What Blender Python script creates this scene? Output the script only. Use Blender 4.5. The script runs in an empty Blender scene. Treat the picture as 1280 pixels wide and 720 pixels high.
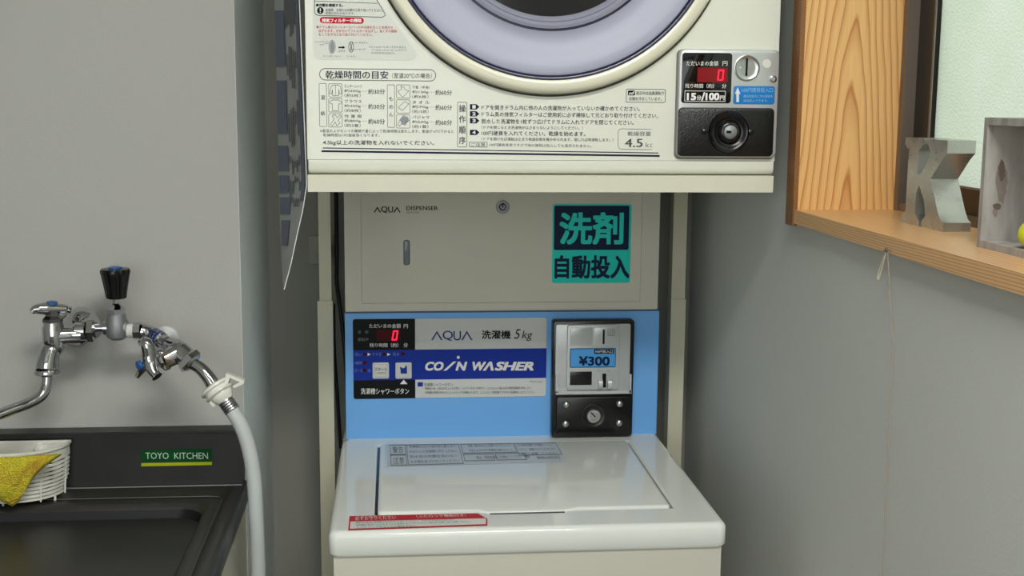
import bpy, bmesh, math, random
from mathutils import Vector, Matrix
random.seed(7)
S = bpy.context.scene
COL = S.collection
V = Vector

# ------------------------------------------------------------------ camera
FPX = 1550.0
CAMZ = 1.43
R_ = V((0.9954829, -0.0945791, 0.0082801)).normalized()
U_ = V((0.0061263, 0.1510232, 0.9885112)).normalized()
W_ = V((0.0947430, 0.9839953, -0.1509205)).normalized()
cd = bpy.data.cameras.new('camera'); cam = bpy.data.objects.new('camera', cd); COL.objects.link(cam)
cd.sensor_width = 36.0; cd.lens = 36.0 * FPX / 1280.0; cd.clip_start = 0.02
cam.matrix_world = Matrix(((R_.x, U_.x, -W_.x, 0), (R_.y, U_.y, -W_.y, 0), (R_.z, U_.z, -W_.z, CAMZ), (0, 0, 0, 1)))
S.camera = cam

# ------------------------------------------------------------------ world, lights, exposure
S.view_settings.view_transform = 'Standard'; S.view_settings.look = 'None'
S.view_settings.exposure = -0.04; S.view_settings.gamma = 1.0; S.view_settings.use_curve_mapping = False
wd = bpy.data.worlds.new('daylight'); S.world = wd; wd.use_nodes = True
wn = wd.node_tree; bg = wn.nodes['Background']
tc = wn.nodes.new('ShaderNodeTexCoord'); sx = wn.nodes.new('ShaderNodeSeparateXYZ'); rp = wn.nodes.new('ShaderNodeValToRGB')
wn.links.new(tc.outputs['Generated'], sx.inputs[0]); wn.links.new(sx.outputs['Z'], rp.inputs[0])
rp.color_ramp.elements[0].position = 0.0; rp.color_ramp.elements[0].color = (0.30, 0.36, 0.22, 1)
rp.color_ramp.elements[1].position = 0.35; rp.color_ramp.elements[1].color = (0.93, 1.0, 1.0, 1)
wn.links.new(rp.outputs[0], bg.inputs[0]); bg.inputs[1].default_value = 1.0

def area(name, loc, target, sx_, sy_, power, colr):
    l = bpy.data.lights.new(name, 'AREA'); l.shape = 'RECTANGLE'; l.size = sx_; l.size_y = sy_; l.energy = power; l.color = colr
    o = bpy.data.objects.new(name, l); COL.objects.link(o); o.location = loc
    o.rotation_euler = (V(target) - V(loc)).to_track_quat('-Z', 'Y').to_euler(); return o
# daylight through the openings of the room behind the camera, and the ceiling lamp
area('rear_window_light', (-0.55, -1.9, 1.55), (-0.1, 2.0, 0.95), 2.0, 1.5, 24, (0.97, 1.0, 1.0))
area('ceiling_lamp_light', (0.3, 0.2, 2.36), (0.3, 0.2, 0.0), 0.9, 0.3, 36, (1.0, 0.99, 0.95))
# daylight outside the frosted window
area('window_daylight', (1.35, 0.95, 1.95), (0.66, 1.0, 1.55), 1.6, 1.1, 9, (0.98, 1.0, 0.96))

# ------------------------------------------------------------------ helpers
def ray(x, y): return R_ * ((x - 640) / FPX) - U_ * ((y - 360) / FPX) + W_
def onY(x, y, Y): d = ray(x, y); p = d * (Y / d.y); return V((p.x, p.y, p.z + CAMZ))
def onX(x, y, X): d = ray(x, y); p = d * (X / d.x); return V((p.x, p.y, p.z + CAMZ))
def onZ(x, y, Z): d = ray(x, y); p = d * ((Z - CAMZ) / d.z); return V((p.x, p.y, p.z + CAMZ))

def lin(c):
    return tuple(((v / 255.0) / 12.92 if v / 255.0 <= 0.04045 else ((v / 255.0 + 0.055) / 1.055) ** 2.4) for v in c) + (1.0,)
MATS = {}
def mat(name, rgb, rough=0.5, metal=0.0, spec=0.5, bump=0.0, bscale=200.0, var=0.0, vscale=8.0, coat=0.0, emis=None, estr=0.0, rvar=0.0):
    if name in MATS: return MATS[name]
    m = bpy.data.materials.new(name); m.use_nodes = True; nt = m.node_tree; b = nt.nodes['Principled BSDF']
    c = lin(rgb)
    b.inputs['Base Color'].default_value = c; b.inputs['Roughness'].default_value = rough; b.inputs['Metallic'].default_value = metal
    b.inputs['Specular IOR Level'].default_value = spec; b.inputs['Coat Weight'].default_value = coat; b.inputs['Coat Roughness'].default_value = 0.08
    t = nt.nodes.new('ShaderNodeTexCoord')
    if var > 0:
        n = nt.nodes.new('ShaderNodeTexNoise'); n.inputs['Scale'].default_value = vscale; n.inputs['Detail'].default_value = 5
        nt.links.new(t.outputs['Object'], n.inputs['Vector'])
        mx = nt.nodes.new('ShaderNodeMix'); mx.data_type = 'RGBA'
        mx.inputs['A'].default_value = tuple(v * (1 - var) for v in c[:3]) + (1,); mx.inputs['B'].default_value = tuple(min(1, v * (1 + var)) for v in c[:3]) + (1,)
        nt.links.new(n.outputs['Fac'], mx.inputs['Factor']); nt.links.new(mx.outputs['Result'], b.inputs['Base Color'])
        if rvar > 0:
            mr = nt.nodes.new('ShaderNodeMapRange'); mr.inputs['From Min'].default_value = 0.3; mr.inputs['From Max'].default_value = 0.7
            mr.inputs['To Min'].default_value = max(0, rough - rvar); mr.inputs['To Max'].default_value = rough + rvar
            nt.links.new(n.outputs['Fac'], mr.inputs['Value']); nt.links.new(mr.outputs[0], b.inputs['Roughness'])
    if bump > 0:
        n2 = nt.nodes.new('ShaderNodeTexNoise'); n2.inputs['Scale'].default_value = bscale; n2.inputs['Detail'].default_value = 4
        nt.links.new(t.outputs['Object'], n2.inputs['Vector'])
        bp = nt.nodes.new('ShaderNodeBump'); bp.inputs['Strength'].default_value = bump; bp.inputs['Distance'].default_value = 0.002
        nt.links.new(n2.outputs['Fac'], bp.inputs['Height']); nt.links.new(bp.outputs[0], b.inputs['Normal'])
    if emis:
        b.inputs['Emission Color'].default_value = lin(emis); b.inputs['Emission Strength'].default_value = estr
    MATS[name] = m; return m

def wood(name, light, dark, mode, x0=0.585, freq=1.0, zc=1.36):
    """mode 'jamb': flat sawn board in the XZ plane with arched grain; 'sill': long grain along Y"""
    m = bpy.data.materials.new(name); m.use_nodes = True; nt = m.node_tree; N = nt.nodes; L = nt.links; b = N['Principled BSDF']
    t = N.new('ShaderNodeTexCoord'); s = N.new('ShaderNodeSeparateXYZ'); L.new(t.outputs['Object'], s.inputs[0])
    def mth(op, a, bb=None):
        n = N.new('ShaderNodeMath'); n.operation = op
        for i, q in enumerate((a, bb)):
            if q is None: continue
            if isinstance(q, (int, float)): n.inputs[i].default_value = q
            else: L.new(q, n.inputs[i])
        return n.outputs[0]
    mp = N.new('ShaderNodeMapping'); L.new(t.outputs['Object'], mp.inputs[0])
    mp.inputs['Scale'].default_value = (14, 14, 3.0) if mode == 'jamb' else (20, 2.0, 20)
    nz = N.new('ShaderNodeTexNoise'); nz.inputs['Scale'].default_value = 1.0; nz.inputs['Detail'].default_value = 3; L.new(mp.outputs[0], nz.inputs['Vector'])
    dist = mth('MULTIPLY', mth('SUBTRACT', nz.outputs['Fac'], 0.5), 2.4)
    if mode == 'jamb':
        dx = mth('SUBTRACT', s.outputs['X'], x0)
        ax = mth('SQRT', mth('ADD', mth('MULTIPLY', dx, dx), 0.00022))
        ph = mth('ADD', mth('MULTIPLY', ax, 112.0), mth('MULTIPLY', s.outputs['Z'], 9.0))
    else:
        ph = mth('ADD', mth('MULTIPLY', s.outputs['X'], 150.0), mth('ADD', mth('MULTIPLY', s.outputs['Z'], 330.0), mth('MULTIPLY', s.outputs['Y'], 3.0)))
    ph = mth('ADD', ph, dist)
    fr = mth('FRACT', ph)
    ramp = N.new('ShaderNodeValToRGB'); L.new(fr, ramp.inputs[0]); e = ramp.color_ramp.elements
    mid = tuple(a * 0.55 + c * 0.45 for a, c in zip(lin(light), lin(dark)))
    e[0].position = 0.0; e[0].color = lin(light); e[1].position = 1.0; e[1].color = lin(light)
    for p, c in ((0.45, lin(light)), (0.80, mid), (0.90, lin(dark)), (0.95, mid)):
        q = e.new(p); q.color = c
    mp2 = N.new('ShaderNodeMapping'); L.new(t.outputs['Object'], mp2.inputs[0])
    mp2.inputs['Scale'].default_value = (400, 400, 12) if mode == 'jamb' else (400, 10, 400)
    nf = N.new('ShaderNodeTexNoise'); nf.inputs['Detail'].default_value = 2; nf.inputs['Scale'].default_value = 1; L.new(mp2.outputs[0], nf.inputs['Vector'])
    mx = N.new('ShaderNodeMix'); mx.data_type = 'RGBA'; mx.blend_type = 'MULTIPLY'; mx.inputs['Factor'].default_value = 0.22
    L.new(ramp.outputs[0], mx.inputs['A']); L.new(nf.outputs['Fac'], mx.inputs['B'])
    L.new(mx.outputs['Result'], b.inputs['Base Color']); b.inputs['Roughness'].default_value = 0.42 if mode == 'jamb' else 0.3
    bp = N.new('ShaderNodeBump'); bp.inputs['Strength'].default_value = 0.15; bp.inputs['Distance'].default_value = 0.001
    L.new(nf.outputs['Fac'], bp.inputs['Height']); L.new(bp.outputs[0], b.inputs['Normal'])
    return m

def tag(o, label=None, cat=None, group=None, kind=None):
    if label: o['label'] = label
    if cat: o['category'] = cat
    if group: o['group'] = group
    if kind: o['kind'] = kind
    return o
def thing(name, loc, label, cat, group=None):
    o = bpy.data.objects.new(name, None); COL.objects.link(o); o.location = loc; o.empty_display_size = 0.05
    return tag(o, label, cat, group)
def worldpos(o):
    p = V((0, 0, 0))
    while o is not None: p += o.location; o = o.parent
    return p
def obj(name, bm, m, parent=None, smooth=False, angle=40, label=None, bevel=0.0, seg=2):
    """bm is in world coordinates; the mesh is shifted into its parent's frame"""
    if bevel > 0:
        bmesh.ops.bevel(bm, geom=[e for e in bm.edges if len(e.link_faces) == 2 and e.calc_face_angle(0) > 0.6], offset=bevel, segments=seg, profile=0.5, affect='EDGES')
    me = bpy.data.meshes.new(name)
    bmesh.ops.recalc_face_normals(bm, faces=bm.faces[:])
    bm.to_mesh(me); bm.free()
    o = bpy.data.objects.new(name, me); COL.objects.link(o)
    me.materials.append(m)
    if smooth or bevel > 0:
        me.polygons.foreach_set('use_smooth', [True] * len(me.polygons)); me.set_sharp_from_angle(angle=math.radians(angle))
    if parent is not None:
        me.transform(Matrix.Translation(-worldpos(parent))); o.parent = parent
    if label: o['label'] = label
    return o
def BM(): return bmesh.new()
def box(bm, x0, x1, y0, y1, z0, z1):
    vs = [bm.verts.new(p) for p in ((x0, y0, z0), (x1, y0, z0), (x1, y1, z0), (x0, y1, z0), (x0, y0, z1), (x1, y0, z1), (x1, y1, z1), (x0, y1, z1))]
    for f in ((0, 3, 2, 1), (4, 5, 6, 7), (0, 1, 5, 4), (1, 2, 6, 5), (2, 3, 7, 6), (3, 0, 4, 7)): bm.faces.new([vs[i] for i in f])
    return bm
def rrect(x0, z0, x1, z1, r, n=5):
    """rounded rectangle outline, counter clockwise"""
    if x0 > x1: x0, x1 = x1, x0
    if z0 > z1: z0, z1 = z1, z0
    r = min(r, (x1 - x0) / 2 - 1e-6, (z1 - z0) / 2 - 1e-6); pts = []
    for cx, cz, a0 in ((x1 - r, z0 + r, -90), (x1 - r, z1 - r, 0), (x0 + r, z1 - r, 90), (x0 + r, z0 + r, 180)):
        for k in range(n + 1):
            a = math.radians(a0 + 90 * k / n); pts.append((cx + r * math.cos(a), cz + r * math.sin(a)))
    return pts
def loft(bm, loops, cap0=True, cap1=True):
    rings = [[bm.verts.new(p) for p in lp] for lp in loops]; n = len(rings[0])
    for a, b in zip(rings, rings[1:]):
        for i in range(n): bm.faces.new((a[i], a[(i + 1) % n], b[(i + 1) % n], b[i]))
    if cap0: bm.faces.new(list(reversed(rings[0])))
    if cap1: bm.faces.new(rings[-1])
    return bm
def plate(bm, x0, z0, x1, z1, yb, yf, r=0.004, bev=0.001):
    """rounded plate standing in the XZ plane, back at yb, front (towards the camera) at yf"""
    a = rrect(x0, z0, x1, z1, r); c = rrect(min(x0, x1) + bev, min(z0, z1) + bev, max(x0, x1) - bev, max(z0, z1) - bev, max(r - bev, 0.0003))
    return loft(bm, [[(p[0], yb, p[1]) for p in a], [(p[0], yf + bev, p[1]) for p in a], [(p[0], yf + bev * .3, p[1]) for p in rrect(min(x0, x1) + bev * .3, min(z0, z1) + bev * .3, max(x0, x1) - bev * .3, max(z0, z1) - bev * .3, r)], [(p[0], yf, p[1]) for p in c]])
def basis(ax):
    ax = V(ax).normalized(); h = V((0, 0, 1)) if abs(ax.z) < 0.9 else V((1, 0, 0))
    a = h.cross(ax).normalized(); b = ax.cross(a); return a, b, ax
def lathe(bm, prof, org, axis, n=32, cap0=True, cap1=True, phase=0.0):
    a, b, ax = basis(axis); org = V(org)
    return loft(bm, [[org + ax * h + (a * math.cos(2 * math.pi * (i + phase) / n) + b * math.sin(2 * math.pi * (i + phase) / n)) * max(r, 1e-5) for i in range(n)] for r, h in prof], cap0, cap1)
def smoothpts(pts, k=8):
    pts = [V(p) for p in pts]; out = []
    P = [pts[0] * 2 - pts[1]] + pts + [pts[-1] * 2 - pts[-2]]
    for i in range(1, len(P) - 2):
        p0, p1, p2, p3 = P[i - 1:i + 3]
        for j in range(k):
            t = j / k; out.append(0.5 * ((2 * p1) + (p2 - p0) * t + (2 * p0 - 5 * p1 + 4 * p2 - p3) * t * t + (3 * p1 - p0 - 3 * p2 + p3) * t ** 3))
    out.append(pts[-1]); return out
def tube(bm, pts, r, n=16, cap=True):
    pts = [V(p) for p in pts]; rs = r if isinstance(r, (list, tuple)) else [r] * len(pts); N = len(pts)
    if len(rs) != N: rs = [rs[min(int(i * (len(rs) - 1) / (N - 1)), len(rs) - 2)] * (1 - (i * (len(rs) - 1) / (N - 1)) % 1) + rs[min(int(i * (len(rs) - 1) / (N - 1)) + 1, len(rs) - 1)] * ((i * (len(rs) - 1) / (N - 1)) % 1) for i in range(N)]
    t0 = (pts[1] - pts[0]).normalized(); a, b, _ = basis(t0); loops = []
    for i, p in enumerate(pts):
        t = (pts[min(i + 1, N - 1)] - pts[max(i - 1, 0)]).normalized()
        a = (a - t * a.dot(t)).normalized(); b = t.cross(a)
        loops.append([p + (a * math.cos(2 * math.pi * k / n) + b * math.sin(2 * math.pi * k / n)) * rs[i] for k in range(n)])
    return loft(bm, loops, cap, cap)
def prism(bm, pts, f0, f1):
    return loft(bm, [[f0(p) for p in pts], [f1(p) for p in pts]])

# ---- flat print: each sheet works on a plane; pixel boxes of the photograph give real places on it
class Sheet:
    def __init__(s, kind, val, eps=0.0004):
        s.kind = kind; s.val = val; s.eps = eps; s.bms = {}; s.multi = set(); s.cnt = {}
    def P(s, x, y):
        return onY(x, y, s.val) if s.kind == 'Y' else onZ(x, y, s.val)
    def uv(s, x, y):
        p = s.P(x, y); return (p.x, p.z) if s.kind == 'Y' else (p.x, p.y)
    def w(s, u, v, lay=1):
        e = s.eps * lay
        return V((u, s.val - e, v)) if s.kind == 'Y' else V((u, v, s.val + e))
    def bm(s, ink): return s.bms.setdefault(ink, BM())
    def poly(s, ink, pts, lay=1):
        s.cnt[ink] = s.cnt.get(ink, 0) + 1
        b = s.bm(ink); f = b.faces.new([b.verts.new(s.w(*p, lay)) for p in pts]); return f
    def px(s, ink, pts, lay=1): s.poly(ink, [s.uv(*p) for p in pts], lay)
    def rect(s, ink, x0, y0, x1, y1, r=0.0, lay=1):
        u0, v0 = s.uv(x0, (y0 + y1) / 2)[0], s.uv((x0 + x1) / 2, y1)[1]; u1, v1 = s.uv(x1, (y0 + y1) / 2)[0], s.uv((x0 + x1) / 2, y0)[1]
        s.poly(ink, rrect(u0, v0, u1, v1, r * 0.00103) if r else [(u0, v0), (u1, v0), (u1, v1), (u0, v1)], lay)
    def ring(s, ink, outer, inner, lay=1):
        s.cnt[ink] = s.cnt.get(ink, 0) + 1
        b = s.bm(ink); A_ = [b.verts.new(s.w(*p, lay)) for p in outer]; B_ = [b.verts.new(s.w(*p, lay)) for p in inner]; n = len(A_)
        for i in range(n): b.faces.new((A_[i], A_[(i + 1) % n], B_[(i + 1) % n], B_[i]))
    def outline(s, ink, x0, y0, x1, y1, r=3, t=0.7, lay=1):
        u0, v0 = s.uv(x0, (y0 + y1) / 2)[0], s.uv((x0 + x1) / 2, y1)[1]; u1, v1 = s.uv(x1, (y0 + y1) / 2)[0], s.uv((x0 + x1) / 2, y0)[1]
        k = 0.00103; t *= k
        s.ring(ink, rrect(u0, v0, u1, v1, r * k), rrect(u0 + t, v0 + t, u1 - t, v1 - t, max(r * k - t, 0.0002)), lay)
    def disc(s, ink, x, y, rx, ry=None, lay=1, n=20):
        ry = ry or rx; s.px(ink, [(x + rx * math.cos(-2 * math.pi * i / n), y + ry * math.sin(-2 * math.pi * i / n)) for i in range(n)], lay)
    def ell(s, ink, x, y, rx, ry, t=0.6, lay=1, n=24):
        s.ring(ink, [s.uv(x + rx * math.cos(-2 * math.pi * i / n), y + ry * math.sin(-2 * math.pi * i / n)) for i in range(n)],
               [s.uv(x + (rx - t) * math.cos(-2 * math.pi * i / n), y + (ry - t) * math.sin(-2 * math.pi * i / n)) for i in range(n)], lay)
    def line(s, ink, pts, t=0.6, lay=1):
        for (xa, ya), (xb, yb) in zip(pts, pts[1:]):
            d = V((xb - xa, yb - ya)); d.normalize(); nx, ny = -d.y * t / 2, d.x * t / 2
            s.px(ink, [(xa + nx, ya + ny), (xb + nx, yb + ny), (xb - nx, yb - ny), (xa - nx, ya - ny)], lay)
    def text(s, ink, body, x0, y0, x1, y1, bold=0.0, shear=0.0, slope=0.0, lay=2):
        """fits the glyphs into the pixel box; slope lets the line run down to the right"""
        c = bpy.data.curves.new('line', 'FONT'); c.body = body; c.shear = shear; c.resolution_u = 4 if (y1 - y0) > 9 else 2
        o = bpy.data.objects.new('line', c); me = bpy.data.meshes.new_from_object(o)
        xs = [v.co.x for v in me.vertices]; ys = [v.co.y for v in me.vertices]
        if xs:
            a0, a1, b0, b1 = min(xs), max(xs), min(ys), max(ys); cy = (y0 + y1) / 2; cx = (x0 + x1) / 2
            u0 = s.uv(x0, cy)[0]; u1 = s.uv(x1, cy)[0]
            v0l = s.uv(x0, y1 )[1]; v1l = s.uv(x0, y0)[1]; v0r = s.uv(x1, y1 + slope)[1]; v1r = s.uv(x1, y0 + slope)[1]
            b = s.bm(ink); B = bold * 1.25
            cop = [(0, 0)] if B <= 0 else ([(-B, 0), (B, 0)] if B < .02 else [(-B, -B), (-B, B), (B, -B), (B, B), (-B, 0), (B, 0), (0, B), (0, -B)])
            a0 -= B; a1 += B
            if B >= .02: b0 -= B; b1 += B
            for ci, (ox, oy) in enumerate(cop):
                vs = []
                for v in me.vertices:
                    fu = (v.co.x + ox - a0) / (a1 - a0 + 1e-9); fv = (v.co.y + oy - b0) / (b1 - b0 + 1e-9)
                    lo = v0l * (1 - fu) + v0r * fu; hi = v1l * (1 - fu) + v1r * fu
                    vs.append(b.verts.new(s.w(u0 + (u1 - u0) * fu, lo + (hi - lo) * fv, lay + ci * .02)))
                for p in me.polygons:
                    try: b.faces.new([vs[i] for i in p.vertices])
                    except ValueError: pass
            s.multi.add(ink)
        bpy.data.meshes.remove(me); bpy.data.objects.remove(o); bpy.data.curves.remove(c)
    def done(s, parent, names=None):
        out = []
        for ink, b in s.bms.items():
            me = bpy.data.meshes.new('printing'); b.to_mesh(me); b.free()
            me.transform(Matrix.Translation(-worldpos(parent)))
            o = bpy.data.objects.new((names or {}).get(ink, 'lettering'), me); COL.objects.link(o); o.parent = parent; me.materials.append(INK[ink]); out.append(o)
            if ink in s.multi or s.cnt.get(ink, 0) > 1: o['kind'] = 'stuff'   # print too fine to pick apart
        s.bms = {}; return out

# ------------------------------------------------------------------ materials
INK = {k: mat('ink_' + k, c, r_ + .1, spec=.12) for k, c, r_ in (
    ('navy', (34, 36, 66), .45), ('grey', (84, 88, 96), .5), ('soft', (120, 124, 128), .5), ('red', (196, 24, 44), .4), ('pink', (205, 92, 100), .5), ('white', (226, 226, 222), .4),
    ('black', (16, 17, 20), .3), ('sheet', (220, 224, 217), .3), ('silverwhite', (203, 205, 203), .3), ('blueband', (26, 52, 150), .3), ('logo', (30, 40, 130), .4),
    ('teal', (48, 212, 200), .4), ('navybox', (18, 34, 66), .3), ('pricebl', (84, 160, 226), .35), ('stickerbl', (40, 128, 205), .3), ('palebl', (150, 200, 235), .4),
    ('green', (10, 72, 34), .5), ('yellow', (170, 180, 30), .5), ('greyinst', (196, 204, 212), .25), ('darkred', (70, 6, 12), .3), ('dimtext', (120, 140, 205), .4), ('white2', (235, 235, 235), .4),
    ('pictgrey', (150, 155, 160), .5), ('badge', (190, 215, 195), .5), ('photoblue', (92, 100, 118), .4), ('photodark', (84, 90, 94), .4), ('photolight', (150, 156, 165), .4), ('redband', (190, 40, 50), .3))}
INK['led'] = mat('lit_led_segments', (255, 30, 60), .3, emis=(255, 20, 60), estr=1.3)
INK['window_red'] = mat('red_display_window', (120, 8, 22), .15, emis=(190, 0, 20), estr=0.10)
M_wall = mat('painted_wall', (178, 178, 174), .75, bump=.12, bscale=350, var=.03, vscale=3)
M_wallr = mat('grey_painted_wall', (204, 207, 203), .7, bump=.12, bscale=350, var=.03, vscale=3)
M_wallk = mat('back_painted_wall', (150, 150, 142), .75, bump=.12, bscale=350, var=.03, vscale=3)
M_ceil = mat('white_ceiling', (215, 215, 208), .8, var=.03)
M_floor = mat('grey_floor', (120, 112, 100), .6, var=.12, vscale=12)
M_dry = mat('cream_enamel', (226, 228, 216), .28, spec=.45, var=.012, vscale=4, coat=.25)
M_tray = mat('beige_coated_steel', (216, 214, 196), .4, var=.02)
M_pole = mat('beige_pole_coating', (206, 203, 180), .5, var=.04, vscale=20)
M_washer = mat('white_enamel', (230, 233, 228), .1, spec=.4, var=.01)
M_body = mat('cream_steel_body', (205, 203, 190), .4, var=.02)
M_disp = mat('warm_grey_plastic', (204, 202, 188), .45, var=.02, bump=.04, bscale=600)
M_blue = mat('sky_blue_panel', (110, 174, 238), .35, var=.02, vscale=10)
M_black = mat('black_plastic', (12, 12, 14), .25, spec=.5)
M_blacksp = mat('speckled_black_metal', (15, 15, 17), .3, bump=.35, bscale=420, var=.6, vscale=180)
M_silver = mat('silver_plastic', (196, 199, 200), .35, metal=.35, var=.02)
M_chrome = mat('chrome', (188, 188, 192), .06, metal=1.0)
M_steel = mat('brushed_steel', (190, 190, 192), .28, metal=1.0, var=.08, vscale=60)
M_cast = mat('matte_cast_metal', (150, 152, 156), .5, metal=.8, bump=.3, bscale=500, var=.08, vscale=60)
M_sink = mat('dull_stainless', (62, 62, 62), .36, metal=.8, var=.14, vscale=14, rvar=.08, bump=.05, bscale=300)
M_basin = mat('dull_stainless_basin', (40, 40, 41), .42, metal=.7, var=.12, vscale=10)
M_cab = mat('cream_cabinet', (206, 203, 192), .5, var=.02)
M_white = mat('white_plastic', (228, 228, 218), .35, var=.02)
M_hose = mat('grey_white_hose', (190, 196, 196), .4, var=.03)
M_bluecap = mat('blue_cap', (40, 90, 150), .3)
M_alu = mat('dark_bronze_aluminium', (30, 24, 21), .3, metal=.5, var=.05)
M_alu2 = mat('bronze_aluminium', (122, 110, 100), .35, metal=.5, var=.05)
M_zinc = mat('galvanised_zinc', (190, 190, 187), .3, metal=.85, var=.10, vscale=60, rvar=.06, bump=.04, bscale=200)
M_lav = mat('lavender_door_plastic', (176, 178, 198), .4, spec=.3, coat=.0, var=.01)
M_lav2 = mat('lavender_inner_ring', (150, 152, 170), .2, coat=.4)
M_glass = mat('dark_drum_glass', (16, 14, 16), .12, spec=.35)
M_gold = mat('champagne_ring', (222, 219, 198), .3, var=.01, coat=.3)
M_cord = mat('black_cord', (20, 20, 22), .5)
M_thread = mat('off_white_thread', (214, 206, 180), .8)
M_jamb = wood('flat_sawn_cedar', (236, 186, 120), (190, 122, 62), 'jamb', x0=.054)
M_sill = wood('long_grain_cedar', (236, 190, 136), (176, 118, 68), 'sill')
M_edge = wood('brown_grain_edge', (150, 100, 56), (104, 64, 32), 'sill')

def mat_frost():
    m = bpy.data.materials.new('frosted_window_glass'); m.use_nodes = True; nt = m.node_tree; N = nt.nodes; L = nt.links
    for n in list(N): N.remove(n)
    o = N.new('ShaderNodeOutputMaterial'); tr = N.new('ShaderNodeBsdfTranslucent'); gl = N.new('ShaderNodeBsdfGlossy'); mx = N.new('ShaderNodeMixShader')
    t = N.new('ShaderNodeTexCoord'); nz = N.new('ShaderNodeTexNoise'); nz.inputs['Scale'].default_value = 5; nz.inputs['Detail'].default_value = 3
    L.new(t.outputs['Object'], nz.inputs['Vector'])
    rp = N.new('ShaderNodeValToRGB'); rp.color_ramp.elements[0].position = .35; rp.color_ramp.elements[0].color = (.62, .68, .59, 1)
    rp.color_ramp.elements[1].position = .65; rp.color_ramp.elements[1].color = (.72, .755, .70, 1); L.new(nz.outputs['Fac'], rp.inputs[0])
    pb = N.new('ShaderNodeTexVoronoi'); pb.inputs['Scale'].default_value = 300; L.new(t.outputs['Object'], pb.inputs['Vector'])
    bp = N.new('ShaderNodeBump'); bp.inputs['Strength'].default_value = .6; bp.inputs['Distance'].default_value = .001; L.new(pb.outputs['Distance'], bp.inputs['Height'])
    L.new(rp.outputs[0], tr.inputs['Color']); L.new(bp.outputs[0], tr.inputs['Normal']); L.new(bp.outputs[0], gl.inputs['Normal'])
    gl.inputs['Roughness'].default_value = .3; mx.inputs[0].default_value = .05
    L.new(tr.outputs[0], mx.inputs[1]); L.new(gl.outputs[0], mx.inputs[2]); L.new(mx.outputs[0], o.inputs[0]); return m
M_frost = mat_frost()
def mat_net():
    m = bpy.data.materials.new('yellow_sponge_mesh'); m.use_nodes = True; nt = m.node_tree; N = nt.nodes; L = nt.links; b = N['Principled BSDF']
    t = N.new('ShaderNodeTexCoord'); nz = N.new('ShaderNodeTexNoise'); nz.inputs['Scale'].default_value = 30; nz.inputs['Detail'].default_value = 4
    L.new(t.outputs['Object'], nz.inputs['Vector']); rp = N.new('ShaderNodeValToRGB')
    rp.color_ramp.elements[0].position = .35; rp.color_ramp.elements[0].color = lin((186, 140, 40)); rp.color_ramp.elements[1].position = .6; rp.color_ramp.elements[1].color = lin((208, 196, 48))
    L.new(nz.outputs['Fac'], rp.inputs[0]); L.new(rp.outputs[0], b.inputs['Base Color']); b.inputs['Roughness'].default_value = .7
    v = N.new('ShaderNodeTexVoronoi'); v.inputs['Scale'].default_value = 420; L.new(t.outputs['Object'], v.inputs['Vector'])
    bp = N.new('ShaderNodeBump'); bp.inputs['Strength'].default_value = 1; bp.inputs['Distance'].default_value = .002; L.new(v.outputs['Distance'], bp.inputs['Height']); L.new(bp.outputs[0], b.inputs['Normal'])
    return m
M_net = mat_net()
def mat_crate():
    m = bpy.data.materials.new('grey_weathered_wood'); m.use_nodes = True; nt = m.node_tree; N = nt.nodes; L = nt.links; b = N['Principled BSDF']
    t = N.new('ShaderNodeTexCoord'); mp = N.new('ShaderNodeMapping'); mp.inputs['Scale'].default_value = (60, 60, 14); L.new(t.outputs['Object'], mp.inputs[0])
    nz = N.new('ShaderNodeTexNoise'); nz.inputs['Scale'].default_value = 1; nz.inputs['Detail'].default_value = 5; L.new(mp.outputs[0], nz.inputs['Vector'])
    rp = N.new('ShaderNodeValToRGB'); e = rp.color_ramp.elements
    e[0].position = .3; e[0].color = lin((136, 132, 126)); e[1].position = .62; e[1].color = lin((170, 168, 164)); L.new(nz.outputs['Fac'], rp.inputs[0])
    L.new(rp.outputs[0], b.inputs['Base Color']); b.inputs['Roughness'].default_value = .7; return m
M_crate = mat_crate()
M_stain = mat('brown_wood_stain', (100, 86, 76), .7, var=.3, vscale=120)
M_stain2 = mat('faint_wood_stain', (128, 119, 111), .7, var=.2, vscale=120)

# ------------------------------------------------------------------ the room
YB, YL, XC, XR = 2.17, 1.775, -0.217, 0.53
ROOMX, ROOMY, HC = -2.2, -2.2, 2.45
def struct(name, bm, m, **k): return tag(obj(name, bm, m, None, **k), kind='structure')
struct('floor', box(BM(), ROOMX, XR + .16, ROOMY, YB, -.05, 0), M_floor)
struct('ceiling', box(BM(), ROOMX, XR + .16, ROOMY, YB + .1, HC, HC + .05), M_ceil)
struct('wall_left', box(BM(), ROOMX, XC - .0004, YL, YB + .1, 0, HC), M_wall)
struct('wall_alcove', box(BM(), XC - .0004, XC, YL, YB, 0, HC), mat('brightened_return_wall', (232, 240, 240), .6, bump=.08, bscale=350))  # thin skin over the return wall; its lighter colour stands in for missing light
struct('wall_back', box(BM(), XC, XR + .16, YB, YB + .1, 0, HC), M_wallk)
struct('wall_far_left', box(BM(), ROOMX - .1, ROOMX, ROOMY, YB + .1, 0, HC), M_wall)
b = BM(); box(b, ROOMX, XR + .16, ROOMY - .1, ROOMY, 0, .9); box(b, ROOMX, XR + .16, ROOMY - .1, ROOMY, 2.2, HC)
box(b, ROOMX, -1.8, ROOMY - .1, ROOMY, .9, 2.2); box(b, 0.0, XR + .16, ROOMY - .1, ROOMY, .9, 2.2)
struct('wall_rear', b, M_wall)
WY0, WY1, WZ0, WZ1 = .25, 1.588, 1.273, 2.05
b = BM()
box(b, XR, XR + .16, ROOMY, YB, 0, WZ0); box(b, XR, XR + .16, ROOMY, YB, WZ1, HC)
box(b, XR, XR + .16, WY1, YB, WZ0, WZ1); box(b, XR, XR + .16, ROOMY, WY0, WZ0, WZ1)
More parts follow.
